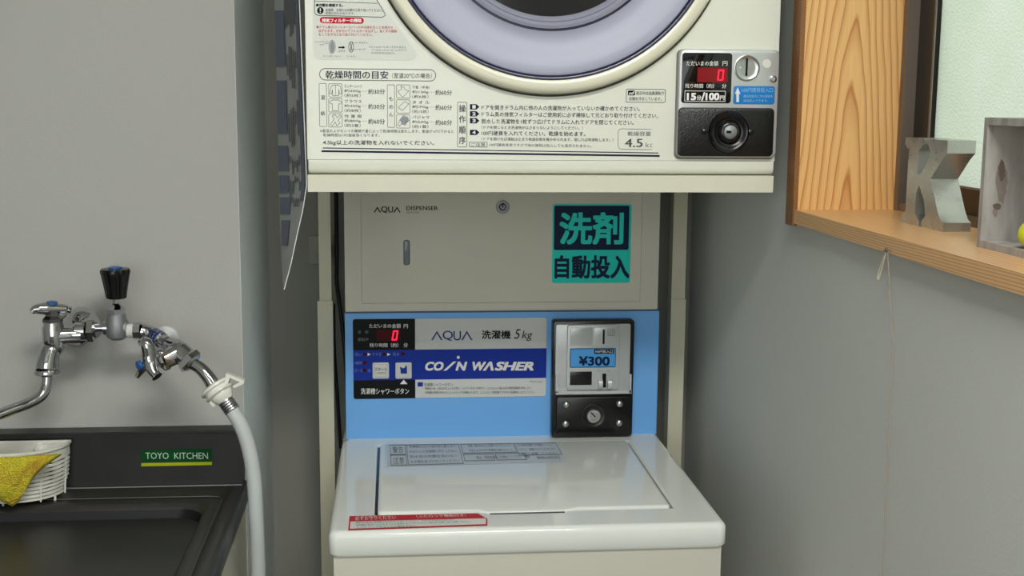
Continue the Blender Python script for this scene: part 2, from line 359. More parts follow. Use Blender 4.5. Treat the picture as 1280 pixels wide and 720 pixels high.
struct('wall_right', b, M_wallr)

# window: cedar reveal, bronze frame, frosted pane
win = thing('window_1', (XR, (WY0 + WY1) / 2, WZ0), None, None); tag(win, kind='structure')
YJ = 1.558; ZS = 1.291; XF = .516
obj('side_jamb', box(BM(), XF + .004, .66, YJ, YJ + .03, WZ0, WZ1), M_jamb, win, bevel=.0008, seg=1)
obj('jamb_edge', box(BM(), XF - .002, XF + .004, YJ, YJ + .03, WZ0 - .003, WZ1), M_edge, win)
obj('side_jamb', box(BM(), XF, .66, WY0, WY0 + .03, WZ0, WZ1), M_jamb, win)
obj('head_jamb', box(BM(), XF, .66, WY0 + .03, YJ, WZ1 - .03, WZ1), M_jamb, win)
obj('sill_board', box(BM(), XF + .0, .66, WY0 + .03, YJ, ZS - .018, ZS), M_sill, win, bevel=.0012, seg=2)
b = BM(); box(b, .648, .70, YJ - .0125, YJ, ZS, WZ1 - .03); box(b, .648, .70, WY0 + .03, WY0 + .05, ZS, WZ1 - .03)
box(b, .650, .70, WY0 + .05, YJ - .0125, ZS, ZS + .010); box(b, .648, .70, WY0 + .05, YJ - .0125, WZ1 - .05, WZ1 - .03)
obj('outer_frame', b, M_alu2, win)
b = BM(); box(b, .664, .684, 1.500, YJ - .0125, ZS + .01, WZ1 - .05); box(b, .664, .684, .92, .955, ZS + .01, WZ1 - .05)
box(b, .664, .684, .955, 1.500, ZS + .01, ZS + .040); box(b, .664, .684, .955, 1.500, WZ1 - .09, WZ1 - .05)
sash = obj('sash', b, M_alu, win)
obj('glazing_bead', box(box(BM(), .6628, .664, .955, 1.500, ZS + .040, ZS + .0425), .6628, .664, 1.4955, 1.500, ZS + .0425, WZ1 - .09), mat('grey_gasket', (120, 116, 108), .5), sash)
pane_bm = BM(); box(pane_bm, .672, .675, .955, 1.500, ZS + .040, WZ1 - .09)
# only the inner face is patterned; the pane's outer skin is clear
for f in list(pane_bm.faces):
    if abs(f.calc_center_median().x - .672) > 1e-5: bmesh.ops.delete(pane_bm, geom=[f], context='FACES_ONLY')
obj('pane', pane_bm, M_frost, sash)
clear = bpy.data.materials.new('clear_glass'); clear.use_nodes = True
for n in list(clear.node_tree.nodes): clear.node_tree.nodes.remove(n)
_o = clear.node_tree.nodes.new('ShaderNodeOutputMaterial'); _t = clear.node_tree.nodes.new('ShaderNodeBsdfTransparent'); _t.inputs[0].default_value = (.95, .97, .95, 1)
clear.node_tree.links.new(_t.outputs[0], _o.inputs[0])
pb = BM(); box(pb, .672, .675, .955, 1.500, ZS + .040, WZ1 - .09)
for f in list(pb.faces):
    if abs(f.calc_center_median().x - .672) < 1e-5: bmesh.ops.delete(pb, geom=[f], context='FACES_ONLY')
obj('pane_outer_skin', pb, clear, sash)
b = BM(); box(b, .688, .70, WY0 + .05, .96, ZS + .01, ZS + .04); box(b, .688, .70, WY0 + .05, .96, WZ1 - .09, WZ1 - .05); box(b, .688, .70, WY0 + .05, WY0 + .085, ZS + .04, WZ1 - .09)
s2 = obj('sash', b, M_alu, win)
obj('pane', box(BM(), .693, .6932, WY0 + .085, .94, ZS + .04, WZ1 - .09), M_frost, s2)

# thing on the right wall under the sill: pin with its thread
PX = XF - .001
pp = onX(1113, 313, PX)
pin = thing('push_pin', pp, 'small silver pin in the sill edge with a pale thread hanging from it', 'pin')
b = BM(); lathe(b, [(.0008, 0), (.0008, .006)], pp + V((.002, 0, 0)), (-1, 0, 0), 8); lathe(b, [(.0015, .005), (.0027, .0062), (.0028, .0075), (.0016, .0088), (.0004, .009)], pp + V((.002, 0, 0)), (-1, 0, 0), 14)
obj('pin_head', b, M_chrome, pin, smooth=True)
b = BM(); tube(b, smoothpts([pp + V((-.004, 0, 0)), pp + V((-.0045, .004, -.006)), pp + V((-.004, .014, -.018)), pp + V((-.004, .020, -.030)), pp + V((-.004, .0175, -.0335)), pp + V((-.004, .0125, -.024)), pp + V((-.0045, .003, -.008)), pp + V((-.004, 0, -.001))], 6), .0007, 6)
obj('thread_loop', b, M_thread, pin, smooth=True)
b = BM(); tube(b, [pp + V((-.003, 0, -.001)), pp + V((.008, .0005, -.10)), pp + V((.0125, .0, -.5)), pp + V((.0128, -.001, -1.0))], .00045, 6)
obj('hanging_thread', b, mat('faded_pink_thread', (176, 150, 132), .8), pin, smooth=True)

# ------------------------------------------------------------------ zinc letter K on the sill (front face looks into the room)
kt = thing('metal_letter', (.605, 1.34, ZS), 'galvanised metal block letter K standing on the wooden sill', 'letter')
KP = [(0, 0), (.45, 0), (.45, .06), (.34, .14), (.34, .38), (.40, .47), (.54, .30), (.59, .14), (.50, .06), (.50, 0), (1, 0), (1, .10), (.93, .13), (.86, .22), (.66, .56), (.90, .79), (1, .86), (1, 1), (.56, 1), (.56, .94), (.63, .85), (.60, .80), (.40, .58), (.34, .60), (.34, .86), (.46, .94), (.46, 1), (0, 1), (0, .92), (.10, .85), (.10, .15), (0, .08)]
k0 = onZ(1126, 278, ZS); k1 = onZ(1178, 290, ZS); ku = (k1 - k0); kd = V((-ku.y, ku.x, 0)).normalized() * .032
KH = .0985; kz = V((0, 0, KH))
b = BM(); fr = lambda q, d: k0 + ku * q[0] + kz * q[1] + kd * d
rim = .0016
loft(b, [[fr(q, 0) for q in KP], [fr(q, 1) for q in KP]], True, True)
obj('letter_body', b, M_zinc, kt, bevel=.0007, seg=1)

# ------------------------------------------------------------------ weathered crate on the sill
CX0, CX1, CY0, CY1, CZ1 = .5665, .648, .86, 1.155, 1.416
ct = thing('wooden_crate', (.6, 1.0, ZS), 'grey weathered open wooden box on the sill at the right', 'box')
T = .007
obj('end_board', box(BM(), CX0, CX1, CY1 - T, CY1, ZS, CZ1), M_crate, ct, bevel=.0008, seg=1)
obj('end_board', box(BM(), CX0, CX1, CY0, CY0 + T, ZS, CZ1), M_crate, ct, bevel=.0008, seg=1)
obj('bottom_board', box(BM(), CX0, CX1, CY0 + T, CY1 - T, ZS, ZS + T), M_crate, ct, bevel=.0008, seg=1)
obj('top_board', box(BM(), CX0, CX1, CY0 + T, CY1 - T, CZ1 - T, CZ1), M_crate, ct, bevel=.0008, seg=1)
obj('back_board', box(BM(), CX1 - .005, CX1, CY0 + T, CY1 - T, ZS + T, CZ1 - T), M_crate, ct)
YS = CY1 - T - .0004
def blob(cx, cy, rx, ry, seed, n=26):
    rr = random.Random(seed); return [(cx + rx * (1 + .22 * rr.uniform(-1, 1)) * math.cos(-2 * math.pi * i / n), cy + ry * (1 + .12 * rr.uniform(-1, 1)) * math.sin(-2 * math.pi * i / n)) for i in range(n)]
for m_, (cx, cy, rx, ry) in ((M_stain2, (1252, 228, 6.5, 26)), (M_stain, (1252, 214, 4, 13)), (M_stain, (1246, 258, 5, 4)), (M_stain2, (1244, 265, 3, 6))):
    b = BM(); q = blob(cx, cy, rx, ry, int(cx + cy)); off = 0 if m_ is M_stain2 else .0002
    vs = [b.verts.new(onY(x, y, YS) + V((0, -off, 0))) for x, y in q]; b.faces.new(vs)
    obj('stain', b, m_, ct, label='brown stain')
bc = onY(1293, 277, 1.075); bc.z = ZS + T + .0135
b = BM(); bmesh.ops.create_uvsphere(b, u_segments=24, v_segments=16, radius=.0135, matrix=Matrix.Translation(bc))
tag(obj('small_ball', b, mat('lime_yellow', (196, 204, 40), .4, var=.05), None, smooth=True), 'lime yellow ball inside the grey wooden box', 'ball')

# ------------------------------------------------------------------ sink unit
SX1, SX0, SY0, SYB = -.211, -1.35, 1.17, 1.745
SZ = .879
sk = thing('sink_unit', (-.78, 1.46, 0), 'dull stainless steel sink on a cream cabinet against the left wall', 'sink')
def sl(x1, y1, r, z, off): return [(p[0], p[1], z) for p in rrect(SX0 + off, SY0 + off, x1, y1, r, 8)]
b = BM()
loft(b, [sl(SX1, 1.770, .003, SZ - .024, 0), sl(SX1, 1.770, .003, SZ - .006, 0), sl(SX1 - .004, 1.768, .003, SZ, .004), sl(SX1 - .020, 1.722, .006, SZ, .02),
         sl(SX1 - .025, 1.716, .012, SZ - .007, .025), sl(SX1 - .029, 1.711, .016, SZ - .007, .029), sl(SX1 - .033, 1.706, .020, SZ - .0045, .033), sl(SX1 - .046, 1.684, .030, SZ - .006, .046), sl(SX1 - .051, 1.679, .034, SZ - .012, .051)], True, False)
obj('sink_top', b, mat('worn_stainless_deck', (84, 83, 81), .36, metal=.75, var=.14, vscale=14), sk, smooth=True, angle=60)
b = BM()
loft(b, [sl(SX1 - .0505, 1.6795, .034, SZ - .0115, .0505), sl(SX1 - .057, 1.673, .040, SZ - .04, .057), sl(SX1 - .066, 1.664, .045, SZ - .17, .066), sl(SX1 - .09, 1.64, .05, SZ - .185, .09), sl(SX1 - .3, 1.5, .05, SZ - .19, .3)], False, True)
obj('basin', b, M_basin, sk, smooth=True, angle=60)
b = BM(); box(b, SX0, -.2175, SYB, YL - .001, SZ - .001, .9600)
obj('backsplash', b, M_sink, sk, bevel=.0035, seg=3)
b = BM(); tube(b, [V((SX0, 1.7435, SZ + .0006)), V((-.2185, 1.7435, SZ + .0006))], .0016, 10); obj('ledge_highlight', b, mat('highlight_steel', (120, 120, 118), .4, metal=.8), sk, smooth=True)  # added pale strip imitates the highlight along the ledge
b = BM(); tube(b, [V((SX0, 1.7130, SZ - .0055)), V((-.262, 1.7130, SZ - .0055)), V((-.247, 1.709, SZ - .0055)), V((-.2405, 1.698, SZ - .0055)), V((-.2395, 1.25, SZ - .0055))], .0010, 8); obj('groove_highlight', b, mat('highlight_steel', (120, 120, 118), .4, metal=.8), sk, smooth=True)  # second added strip, paler than the deck, for the highlight at the groove
obj('backsplash_lip', box(BM(), SX0, -.2172, SYB - .0025, SYB + .004, .954, .9565), M_sink, sk, bevel=.001, seg=2)
obj('side_panel', box(BM(), -.2365, -.2185, SY0 + .02, YL - .002, 0.0, SZ - .022), M_cab, sk)
obj('side_panel', box(BM(), SX0 + .01, SX0 + .028, SY0 + .02, YL - .002, 0.0, SZ - .022), M_cab, sk)
obj('front_panel', box(BM(), SX0 + .028, -.2365, SY0 + .02, SY0 + .038, 0.0, SZ - .022), M_cab, sk)
obj('bottom_panel', box(BM(), SX0 + .028, -.2365, SY0 + .038, YL - .002, 0.08, .098), M_cab, sk)
# back panel strip beside the cabinet
g = Sheet('Y', SYB - .0002)
g.rect('green', 175.8, 561.5, 265, 576.5, lay=1); g.rect('yellow', 176.5, 578, 265, 582, lay=1)
g.text('badge', 'TOYO  KITCHEN', 182, 565.5, 260, 573.6, slope=0)
g.done(sk, {'green': 'name_plate', 'yellow': 'yellow_stripe'})

# soap basket hung on the backsplash
bk = thing('soap_basket', (-.52, 1.70, SZ), 'white plastic slatted soap basket at the back of the sink', 'basket')
def half(z, ybk, xr, dep, n=18, x0=-.60):
    """flat at the back, rounded front: open D outline"""
    pts = [(x0, ybk)]
    cx = (x0 + xr) / 2; rx = (xr - x0) / 2; out = []
    for i in range(n + 1):
        a = math.pi * i / n; c_, s_ = math.cos(a), math.sin(a)
        out.append((cx + rx * math.copysign(abs(c_) ** .95, c_), ybk - dep * abs(s_) ** .95))
    return [V((p[0], p[1], z)) for p in out]
def dring(b, z, xr, dep, t, h, ybk=1.738, x0=-.60):
    o_ = half(z, ybk, xr, dep, x0=x0); i_ = half(z, ybk - t, xr - t, dep - 2 * t, x0=x0 + t)
    loft(b, [[p for p in o_], [p + V((0, 0, h)) for p in o_], [p + V((0, 0, h)) for p in i_], [p for p in i_], [p for p in o_]], False, False)
RZ = .952
b = BM(); dring(b, RZ - .004, -.452, .068, .003, .004); dring(b, RZ - .020, -.4545, .066, .002, .017); obj('rim', b, M_white, bk, smooth=True, angle=50)
for k in range(8):
    z = RZ - .0265 - k * .0058; ins = .0006 * k + (.0012 * max(0, k - 4))
    b = BM(); dring(b, z, -.455 - ins, .066 - ins, .002, .0036, x0=-.60 + ins); obj('slat', b, M_white, bk, smooth=True, angle=50)
for a in (0.10, .28, .5, .72):
    b = BM()
    p = half(0, 1.738, -.4555, .0655)[int(a * 18)]; q = half(0, 1.738, -.460, .061)[int(a * 18)]
    tube(b, [V((p.x, p.y, RZ - .018)), V((q.x, q.y, RZ - .074))], .0013, 6)
    obj('upright', b, M_white, bk)
b = BM(); h_ = half(RZ - .0715, 1.736, -.462, .058, x0=-.592)
loft(b, [h_, [p + V((0, 0, .0025)) for p in h_]]); obj('base', b, M_white, bk)
for p in (h_[3], h_[14]):
    b = BM(); tube(b, [p + V((0, .004, .001)), V((p.x, p.y + .004, SZ - .0055))], .0018, 8); obj('foot', b, M_white, bk)
b = BM(); c_ = onY(48, 565, 1.725); lathe(b, [(.010, 0), (.009, .006), (.005, .010), (.001, .011)], V((c_.x, 1.738, c_.z)), (0, -1, 0), 20); obj('suction_cup', b, M_white, bk, smooth=True)

# yellow net sponge over the basket rim: thick folded cloth
sp = []
NX, NZ = 16, 14
top = [(-14, 572), (20, 571), (48, 569), (76, 567)]
def lerp(a, b_, t): return a + (b_ - a) * t
b = BM(); gridf = []; gridb = []
for i in range(NX + 1):
    u = i / NX
    k = min(int(u * 3), 2); tt = u * 3 - k; tx = lerp(top[k][0], top[k + 1][0], tt); ty = lerp(top[k][1], top[k + 1][1], tt)
    # lower edge runs from under the left border to the tip and up along the slanting right side
    low = [(-14, 612), (0, 625), (18, 634), (30, 616), (40, 600), (52, 586), (77, 568.5)]
    kk = min(int(u * 6), 5); t2 = u * 6 - kk; lx = lerp(low[kk][0], low[kk + 1][0], t2); ly = lerp(low[kk][1], low[kk + 1][1], t2)
    cf, cb = [], []
    for j in range(NZ + 1):
        v = j / NZ; x = lerp(tx, lx, v); y = lerp(ty, ly, v)
        Y = 1.664 - .006 * math.sin(v * 2.6) + .003 * math.sin(u * 9 + v * 5) + .0016 * math.sin(u * 23 + v * 17)
        p = onY(x, y, Y); edge = min(u, 1 - u, v, 1 - v) * 6; th = .0035 * min(1, .25 + edge)
        cf.append(b.verts.new(p + V((0, -th, 0)))); cb.append(b.verts.new(p + V((0, th, 0))))
    gridf.append(cf); gridb.append(cb)
for i in range(NX):
    for j in range(NZ):
        b.faces.new((gridf[i][j], gridf[i + 1][j], gridf[i + 1][j + 1], gridf[i][j + 1])); b.faces.new((gridb[i][j], gridb[i][j + 1], gridb[i + 1][j + 1], gridb[i + 1][j]))
for i in range(NX):
    b.faces.new((gridf[i][0], gridb[i][0], gridb[i + 1][0], gridf[i + 1][0])); b.faces.new((gridf[i][NZ], gridf[i + 1][NZ], gridb[i + 1][NZ], gridb[i][NZ]))
for j in range(NZ):
    b.faces.new((gridf[0][j], gridf[0][j + 1], gridb[0][j + 1], gridb[0][j])); b.faces.new((gridf[NX][j], gridb[NX][j], gridb[NX][j + 1], gridf[NX][j + 1]))
tag(obj('scrub_net', b, M_net, None, smooth=True, angle=80), 'yellow net scrubbing cloth draped over the white soap basket', 'sponge')

# ------------------------------------------------------------------ wall tap with swivel spout (left)
def seg(bm, p, q, r0, r1=None, n=24):
    p, q = V(p), V(q); r1 = r0 if r1 is None else r1
    lathe(bm, [(r0, 0), (r1, (q - p).length)], p, q - p, n); return bm
YF = 1.69
t1 = thing('wall_tap', onY(90, 418, YL), 'chrome wall tap with lever and long swivel spout over the sink', 'tap')
fl = onY(93, 411, YL - .001)
b = BM(); lathe(b, [(.026, 0), (.026, .002), (.023, .007), (.014, .012), (.0135, .013)], fl, (0, -1, 0), 36); obj('wall_flange', b, M_chrome, t1, smooth=True)
el = onY(100, 398, 1.725)
b = BM(); tube(b, smoothpts([fl + V((0, -.01, 0)), fl + V((.0, -.022, .004)), el + V((.002, 0, .0)), onY(112, 404, 1.715), onY(113, 413, 1.70)], 6), [.0135, .0145, .0165, .0155, .012], 24); obj('offset_leg', b, M_chrome, t1, smooth=True)
b = BM(); lathe(b, [(.0165, 0), (.0165, .008), (.013, .010)], onY(118, 413, 1.70), (-1, .0, 0), 6); lathe(b, [(.0125, 0), (.0135, .012), (.0095, .017)], onY(107, 414, 1.70), (-1, 0, 0), 28); obj('union_nut', b, M_chrome, t1, smooth=True, angle=30)
b = BM(); bd = onY(67, 420, YF)
lathe(b, [(.0085, -.026), (.0125, -.020), (.0145, -.008), (.0145, .010), (.0125, .016), (.0125, .020)], bd, (0, 0, 1), 28)
lathe(b, [(.0135, 0), (.012, .020), (.013, .034)], bd, (.95, .25, 0), 24)
obj('tap_body', b, M_chrome, t1, smooth=True)
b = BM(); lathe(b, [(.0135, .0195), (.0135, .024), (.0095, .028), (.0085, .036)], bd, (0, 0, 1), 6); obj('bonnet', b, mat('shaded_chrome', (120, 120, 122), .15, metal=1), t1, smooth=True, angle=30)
hc = bd + V((0, 0, .037))
b = BM()
tube(b, smoothpts([onY(39, 390, YF - .012), onY(46, 386.5, YF - .008), hc + V((0, 0, .0005)), onY(80, 386, YF + .006), onY(87, 388, YF + .010)], 7), [.0035, .0062, .0085, .0068, .0060, .0028], 20)
obj('lever_handle', b, M_chrome, t1, smooth=True)
b = BM(); lathe(b, [(.0072, .006), (.0072, .0098), (.004, .0108), (.0005, .011)], hc, (0, 0, 1), 24); obj('blue_cap', b, M_bluecap, t1, smooth=True, label='blue index cap')
b = BM(); cup = onY(59, 462, YF - .01)
tube(b, smoothpts([bd + V((0, 0, -.018)), onY(64, 437, YF - .004), onY(60, 452, YF - .008), cup], 6), [.0105, .0125, .0145, .0155], 24)
lathe(b, [(.0155, 0), (.0168, .003), (.0168, .006), (.012, .009)], cup + V((0, 0, .001)), (0, 0, -1), 30)
obj('swivel_cup', b, M_chrome, t1, smooth=True)
b = BM(); tube(b, smoothpts([cup + V((0, 0, -.006)), onY(58.5, 480, YF - .012), onY(53, 493, YF - .018), onY(38, 503, YF - .03), onY(10, 514, YF - .055), onY(-60, 541, YF - .11)], 8), .0074, 20); obj('spout', b, M_chrome, t1, smooth=True)

# branch valve with fluted black knob
vv = onY(146, 410, 1.70)
t2 = thing('branch_valve', vv, 'grey cast valve with fluted black knob between the two chrome taps', 'valve')
b = BM(); lathe(b, [(.008, -.016), (.0135, -.012), (.0155, -.003), (.0142, .008), (.012, .018), (.012, .020)], vv, (0, 0, 1), 32)
lathe(b, [(.011, 0), (.011, .014)], vv, (1, 0, 0), 24); obj('valve_body', b, M_cast, t2, smooth=True)
b = BM(); lathe(b, [(.0095, 0), (.0095, .008), (.0055, .0085), (.0055, .030)], vv + V((-.009, 0, 0)), (-1, 0, 0), 24); obj('side_pipe', b, M_chrome, t2, smooth=True, angle=30)
b = BM(); lathe(b, [(.0128, .0195), (.0128, .0265), (.0085, .030), (.0045, .034), (.004, .048)], vv, (0, 0, 1), 6); obj('bonnet_nut', b, M_chrome, t2, smooth=True, angle=30)
b = BM(); kb = onY(145.5, 373, 1.70); loops = []
for r_, h, fl_ in ((.0115, 0, .0), (.0135, .001, .13), (.0155, .014, .15), (.0188, .032, .15), (.0200, .037, .10), (.0185, .0405, .0), (.012, .041, 0)):
    loops.append([kb + V((math.cos(2 * math.pi * i / 64) * r_ * (1 - fl_ * (math.cos(8 * 2 * math.pi * i / 64) < -.1)), math.sin(2 * math.pi * i / 64) * r_ * (1 - fl_ * (math.cos(8 * 2 * math.pi * i / 64) < -.1)), h)) for i in range(64)])
loft(b, loops); obj('fluted_knob', b, M_black, t2, smooth=True, angle=50)
b = BM(); lathe(b, [(.009, .0405), (.009, .043), (.005, .0438), (.0005, .044)], kb, (0, 0, 1), 24); obj('blue_cap', b, M_bluecap, t2, smooth=True, label='blue knob cap')

# right tap feeding the washer
t3 = thing('washer_tap', onY(203, 425, YL), 'chrome washing machine tap with cross handle, right of the black knob', 'tap')
b = BM(); q = vv + V((.0135, 0, -.004)); lathe(b, [(.0095, 0), (.0098, .002), (.0094, .005), (.0097, .0085), (.009, .010)], q, (1, 0, 0), 24); obj('thread_seal', b, mat('white_seal_tape', (212, 212, 206), .6), t3, smooth=True, label='white seal tape')
b = BM(); q2 = q + V((.009, 0, 0)); lathe(b, [(.0118, 0), (.0118, .009)], q2, (1, 0, 0), 8)
tube(b, smoothpts([q2 + V((.008, 0, 0)), onY(182, 416, 1.702), onY(193, 420, 1.712), onY(199, 424, 1.735), onY(203, 425, YL - .006)], 6), [.0112, .0118, .0118, .0115, .011], 24)
obj('offset_elbow', b, M_chrome, t3, smooth=True, angle=35)
wf = onY(207, 424, YL - .001)
b = BM(); lathe(b, [(.0205, 0), (.0208, .0015), (.019, .0045), (.011, .006)], wf, (0, -1, 0), 40); obj('wall_flange', b, mat('bright_flange', (225, 226, 226), .38, metal=.7), t3, smooth=True)
pA, pB = onY(190, 418, 1.70), onY(214, 432, 1.675); dAB = (pB - pA).normalized()
b = BM(); lathe(b, [(.0088, 0), (.0105, .002), (.0105, .009), (.0082, .0095), (.0082, .0115), (.011, .012), (.011, .020), (.0088, .022), (.0088, .03)], pA, dAB, 28); obj('union_collar', b, M_chrome, t3, smooth=True, angle=30)
b = BM(); lathe(b, [(.01065, .0042), (.01065, .0075)], pA, dAB, 28, False, False); lathe(b, [(.01115, .014), (.01115, .0180)], pA, dAB, 28, False, False); obj('blue_band', b, mat('blue_tinted_chrome', (60, 90, 190), .12, metal=.8), t3, smooth=True, label='blue index band')
pC, pD = onY(224, 440, 1.665), onY(240, 452, 1.655)
b = BM(); tube(b, smoothpts([pB - dAB * .004, onY(220, 436, 1.668), pC, pD], 6), [.0105, .0135, .0155, .0135], 24)
sb = onY(205, 450, 1.655); tube(b, [pC, lerp(pC, sb, .5), sb], [.0145, .0138, .0130], 24)
obj('tap_body', b, M_chrome, t3, smooth=True)
hd = (onY(186, 456, 1.640) - onY(215, 445, 1.66)).normalized()
b = BM(); lathe(b, [(.0130, 0), (.0145, .001), (.0145, .008), (.0105, .0095), (.008, .013)], sb - hd * .004, hd, 6); lathe(b, [(.0042, .010), (.0038, .024)], sb, hd, 16); obj('bonnet_nut', b, M_chrome, t3, smooth=True, angle=30)
hh = onY(187, 450, 1.633)
b = BM(); tube(b, smoothpts([onY(176, 428, 1.640), onY(183, 429, 1.633), hh + V((0, 0, .001)), onY(190, 462, 1.627), onY(196.5, 471, 1.622)], 6), [.0050, .0080, .0092, .0074, .0058], 20)
tube(b, smoothpts([onY(172, 470, 1.648), onY(178, 461, 1.636), hh], 5), [.0035, .0055, .006], 16)
obj('cross_handle', b, M_chrome, t3, smooth=True)
b = BM(); lathe(b, [(.0066, 0), (.0066, .004), (.0045, .0055), (.0005, .006)], onY(176, 456, 1.634), hd, 24); obj('blue_cap', b, M_bluecap, t3, smooth=True, label='blue index cap')
b = BM(); lathe(b, [(.009, -.012), (.0115, -.006), (.0118, -.002)], pD, pD - pC, 24)
dn = (onY(262, 478, 1.645) - onY(238, 452, 1.655)).normalized(); nb = onY(233.5, 447, 1.656)
lathe(b, [(.0155, 0), (.0175, .002), (.0175, .009), (.0145, .0115), (.009, .014)], nb, dn, 6, phase=.3); obj('outlet_nut', b, M_chrome, t3, smooth=True, angle=30)
b = BM(); tube(b, smoothpts([nb + dn * .010, onY(250, 460, 1.650), onY(260, 471, 1.646), onY(269, 485, 1.643), onY(272, 489, 1.642)], 6), [.0082, .0084, .0088, .0102, .0104], 24); obj('outlet_pipe', b, M_chrome, t3, smooth=True)

# white hose connector with clip and the inlet hose
hc_ = thing('hose_connector', onY(272, 487, 1.64), 'white plastic clip connector at the end of the washer tap', 'connector')
da = (onY(292, 512, 1.632) - onY(268, 478, 1.645)).normalized(); o0 = onY(266.5, 479, 1.6445)
b = BM(); lathe(b, [(.0088, .002), (.018, .003), (.0225, .0055), (.0225, .0085), (.019, .010), (.0185, .013), (.0205, .0145), (.0205, .0165), (.016, .019), (.0155, .0225), (.0125, .027), (.010, .030)], o0, da, 40)
obj('collar', b, M_white, hc_, smooth=True, angle=35)
b = BM()
arm = [(283, 466), (287, 467), (306, 475), (305.5, 478.5), (294, 484), (291, 482), (300, 476.5), (288, 471.5), (284.5, 480), (281, 478)]
arm = [onY(x, y, 1.636) for x, y in arm]; loft(b, [[p + V((0, .005, 0)) for p in arm], [p + V((0, -.005, 0)) for p in arm]])
arm2 = [onY(x, y, 1.636) for x, y in ((262, 497), (268, 499), (270, 505), (267, 508), (263, 503))]; loft(b, [[p + V((0, .005, 0)) for p in arm2], [p + V((0, -.005, 0)) for p in arm2]])
obj('clip_arm', b, M_white, hc_)
hs = thing('inlet_hose', onY(322, 720, 1.62), 'light grey rubber hose hanging from the white connector to the washer', 'hose')
h0 = o0 + da * .0285
b = BM(); prof = []
for k in range(5): prof += [(.0092, .0035 * k), (.0108, .0035 * k + .001), (.0108, .0035 * k + .0025)]
lathe(b, prof + [(.0095, .018)], h0, da, 28); obj('metal_ferrule', b, M_steel, hs, smooth=True, angle=40, label='ribbed metal ferrule')
b = BM(); tube(b, smoothpts([h0 + da * .016, onY(303, 536, 1.628), onY(312, 565, 1.625), onY(317.5, 600, 1.622), onY(320, 640, 1.62), onY(322, 690, 1.62), onY(323, 740, 1.62), V((-.192, 1.62, .55)), V((-.18, 1.66, .2)), V((-.15, 1.80, .03)), V((-.06, 1.93, .015))], 8), .0098, 24)
obj('hose', b, M_hose, hs, smooth=True)

# ------------------------------------------------------------------ washer
WX0, WX1, WYF, WYB, WZ = -.0862, .4395, 1.5466, 1.993, .875
wt = thing('washing_machine', (.1765, 1.80, 0), 'white top-loading coin washing machine below the front-loading dryer', 'washing machine')
obj('body', box(BM(), WX0 + .006, WX1 - .006, WYF + .006, 2.09, .03, WZ - .031), M_body, wt, bevel=.012, seg=4)
for x in (WX0 + .05, WX1 - .05):
    for y in (WYF + .06, 2.04): obj('foot', lathe(BM(), [(.02, 0), (.02, .031)], (x, y, 0), (0, 0, 1), 16), M_black, wt)
# top cover: rounded shell with a rectangular well for the lid
LX0, LX1, LYF, LYB = -.0245, .3785, 1.6165, 1.950
b = BM()
def tl(off, z, r): return [(p[0], p[1], z) for p in rrect(WX0 + off, WYF + off, WX1 - off, 2.09 - off * .2, r, 8)]
def ll(off, z, r=.008): return [(p[0], p[1], z) for p in rrect(LX0 - off, LYF - off, LX1 + off, LYB + off, r, 8)]
loft(b, [tl(.003, WZ - .034, .010), tl(0, WZ - .030, .011), tl(0, WZ - .008, .011), tl(.001, WZ - .0045, .011), tl(.004, WZ - .0010, .011), tl(.008, WZ, .011), tl(.010, WZ, .010), ll(.0075, WZ), ll(.006, WZ), ll(.0035, WZ - .0018), ll(.0028, WZ - .012), ll(-.002, WZ - .013)], True, True)
obj('top_cover', b, M_washer, wt, smooth=True, angle=50)
# lid with a finger notch in its front edge
b = BM(); nx0, nx1 = onZ(611, 645, WZ).x, onZ(724, 640, WZ).x
def lidpts(o):
    pts = rrect(LX0 + o, LYF + o, LX1 - o, LYB - o, .006, 4)
    f = [(nx0 - .01, LYF + o), (nx0 - .006, LYF + o), (nx0, LYF + o - .008), (nx1 - .014, LYF + o - .006), (nx1, LYF + o)]
    return f + pts[1:]
# outline starts with the front edge (left to right)
P_ = rrect(LX0, LYF, LX1, LYB, .006, 4)
def lidloop(o, z):
    P = rrect(LX0 + o, LYF + o, LX1 - o, LYB - o, .006, 4)
    front = [(nx0 - .012, LYF + o), (nx0, LYF - .010 + o), (nx1 - .020, LYF - .009 + o), (nx1, LYF + o)]
    return [(p[0], p[1], z) for p in front + P]
loft(b, [lidloop(.0008, WZ - .010), lidloop(.0008, WZ + .0005), lidloop(.0018, WZ + .0018), lidloop(.004, WZ + .0024)])
lid = obj('lid', b, M_washer, wt, smooth=True, angle=50)
obj('side_gap', box(BM(), LX0 - .0028, LX0 + .0008, LYF + .004, LYB - .004, WZ - .0125, WZ - .0020), M_black, wt, label='dark slot beside the lid')
b = BM(); box(b, nx0 + .002, nx1 - .020, LYF - .0135, LYF - .0085, WZ - .001, WZ + .0004); obj('finger_slot_shade', b, M_black, wt, label='shade of the finger slot as a black strip')  # black plate on the cover paints the shade of the finger recess
# tall blue back panel
BX0, BX1, BZ1 = -.0795, .4375, 1.0870
cp = obj('back_panel', box(BM(), BX0, BX1, WYB, 2.09, WZ - .001, BZ1), M_blue, wt, bevel=.002, seg=2, label='sky blue control panel')
obj('panel_top_strip', box(BM(), BX0 - .0006, BX1 + .0006, WYB - .0012, 2.0, BZ1 - .0025, BZ1), mat('dark_blue_edge', (46, 78, 120), .4), wt)
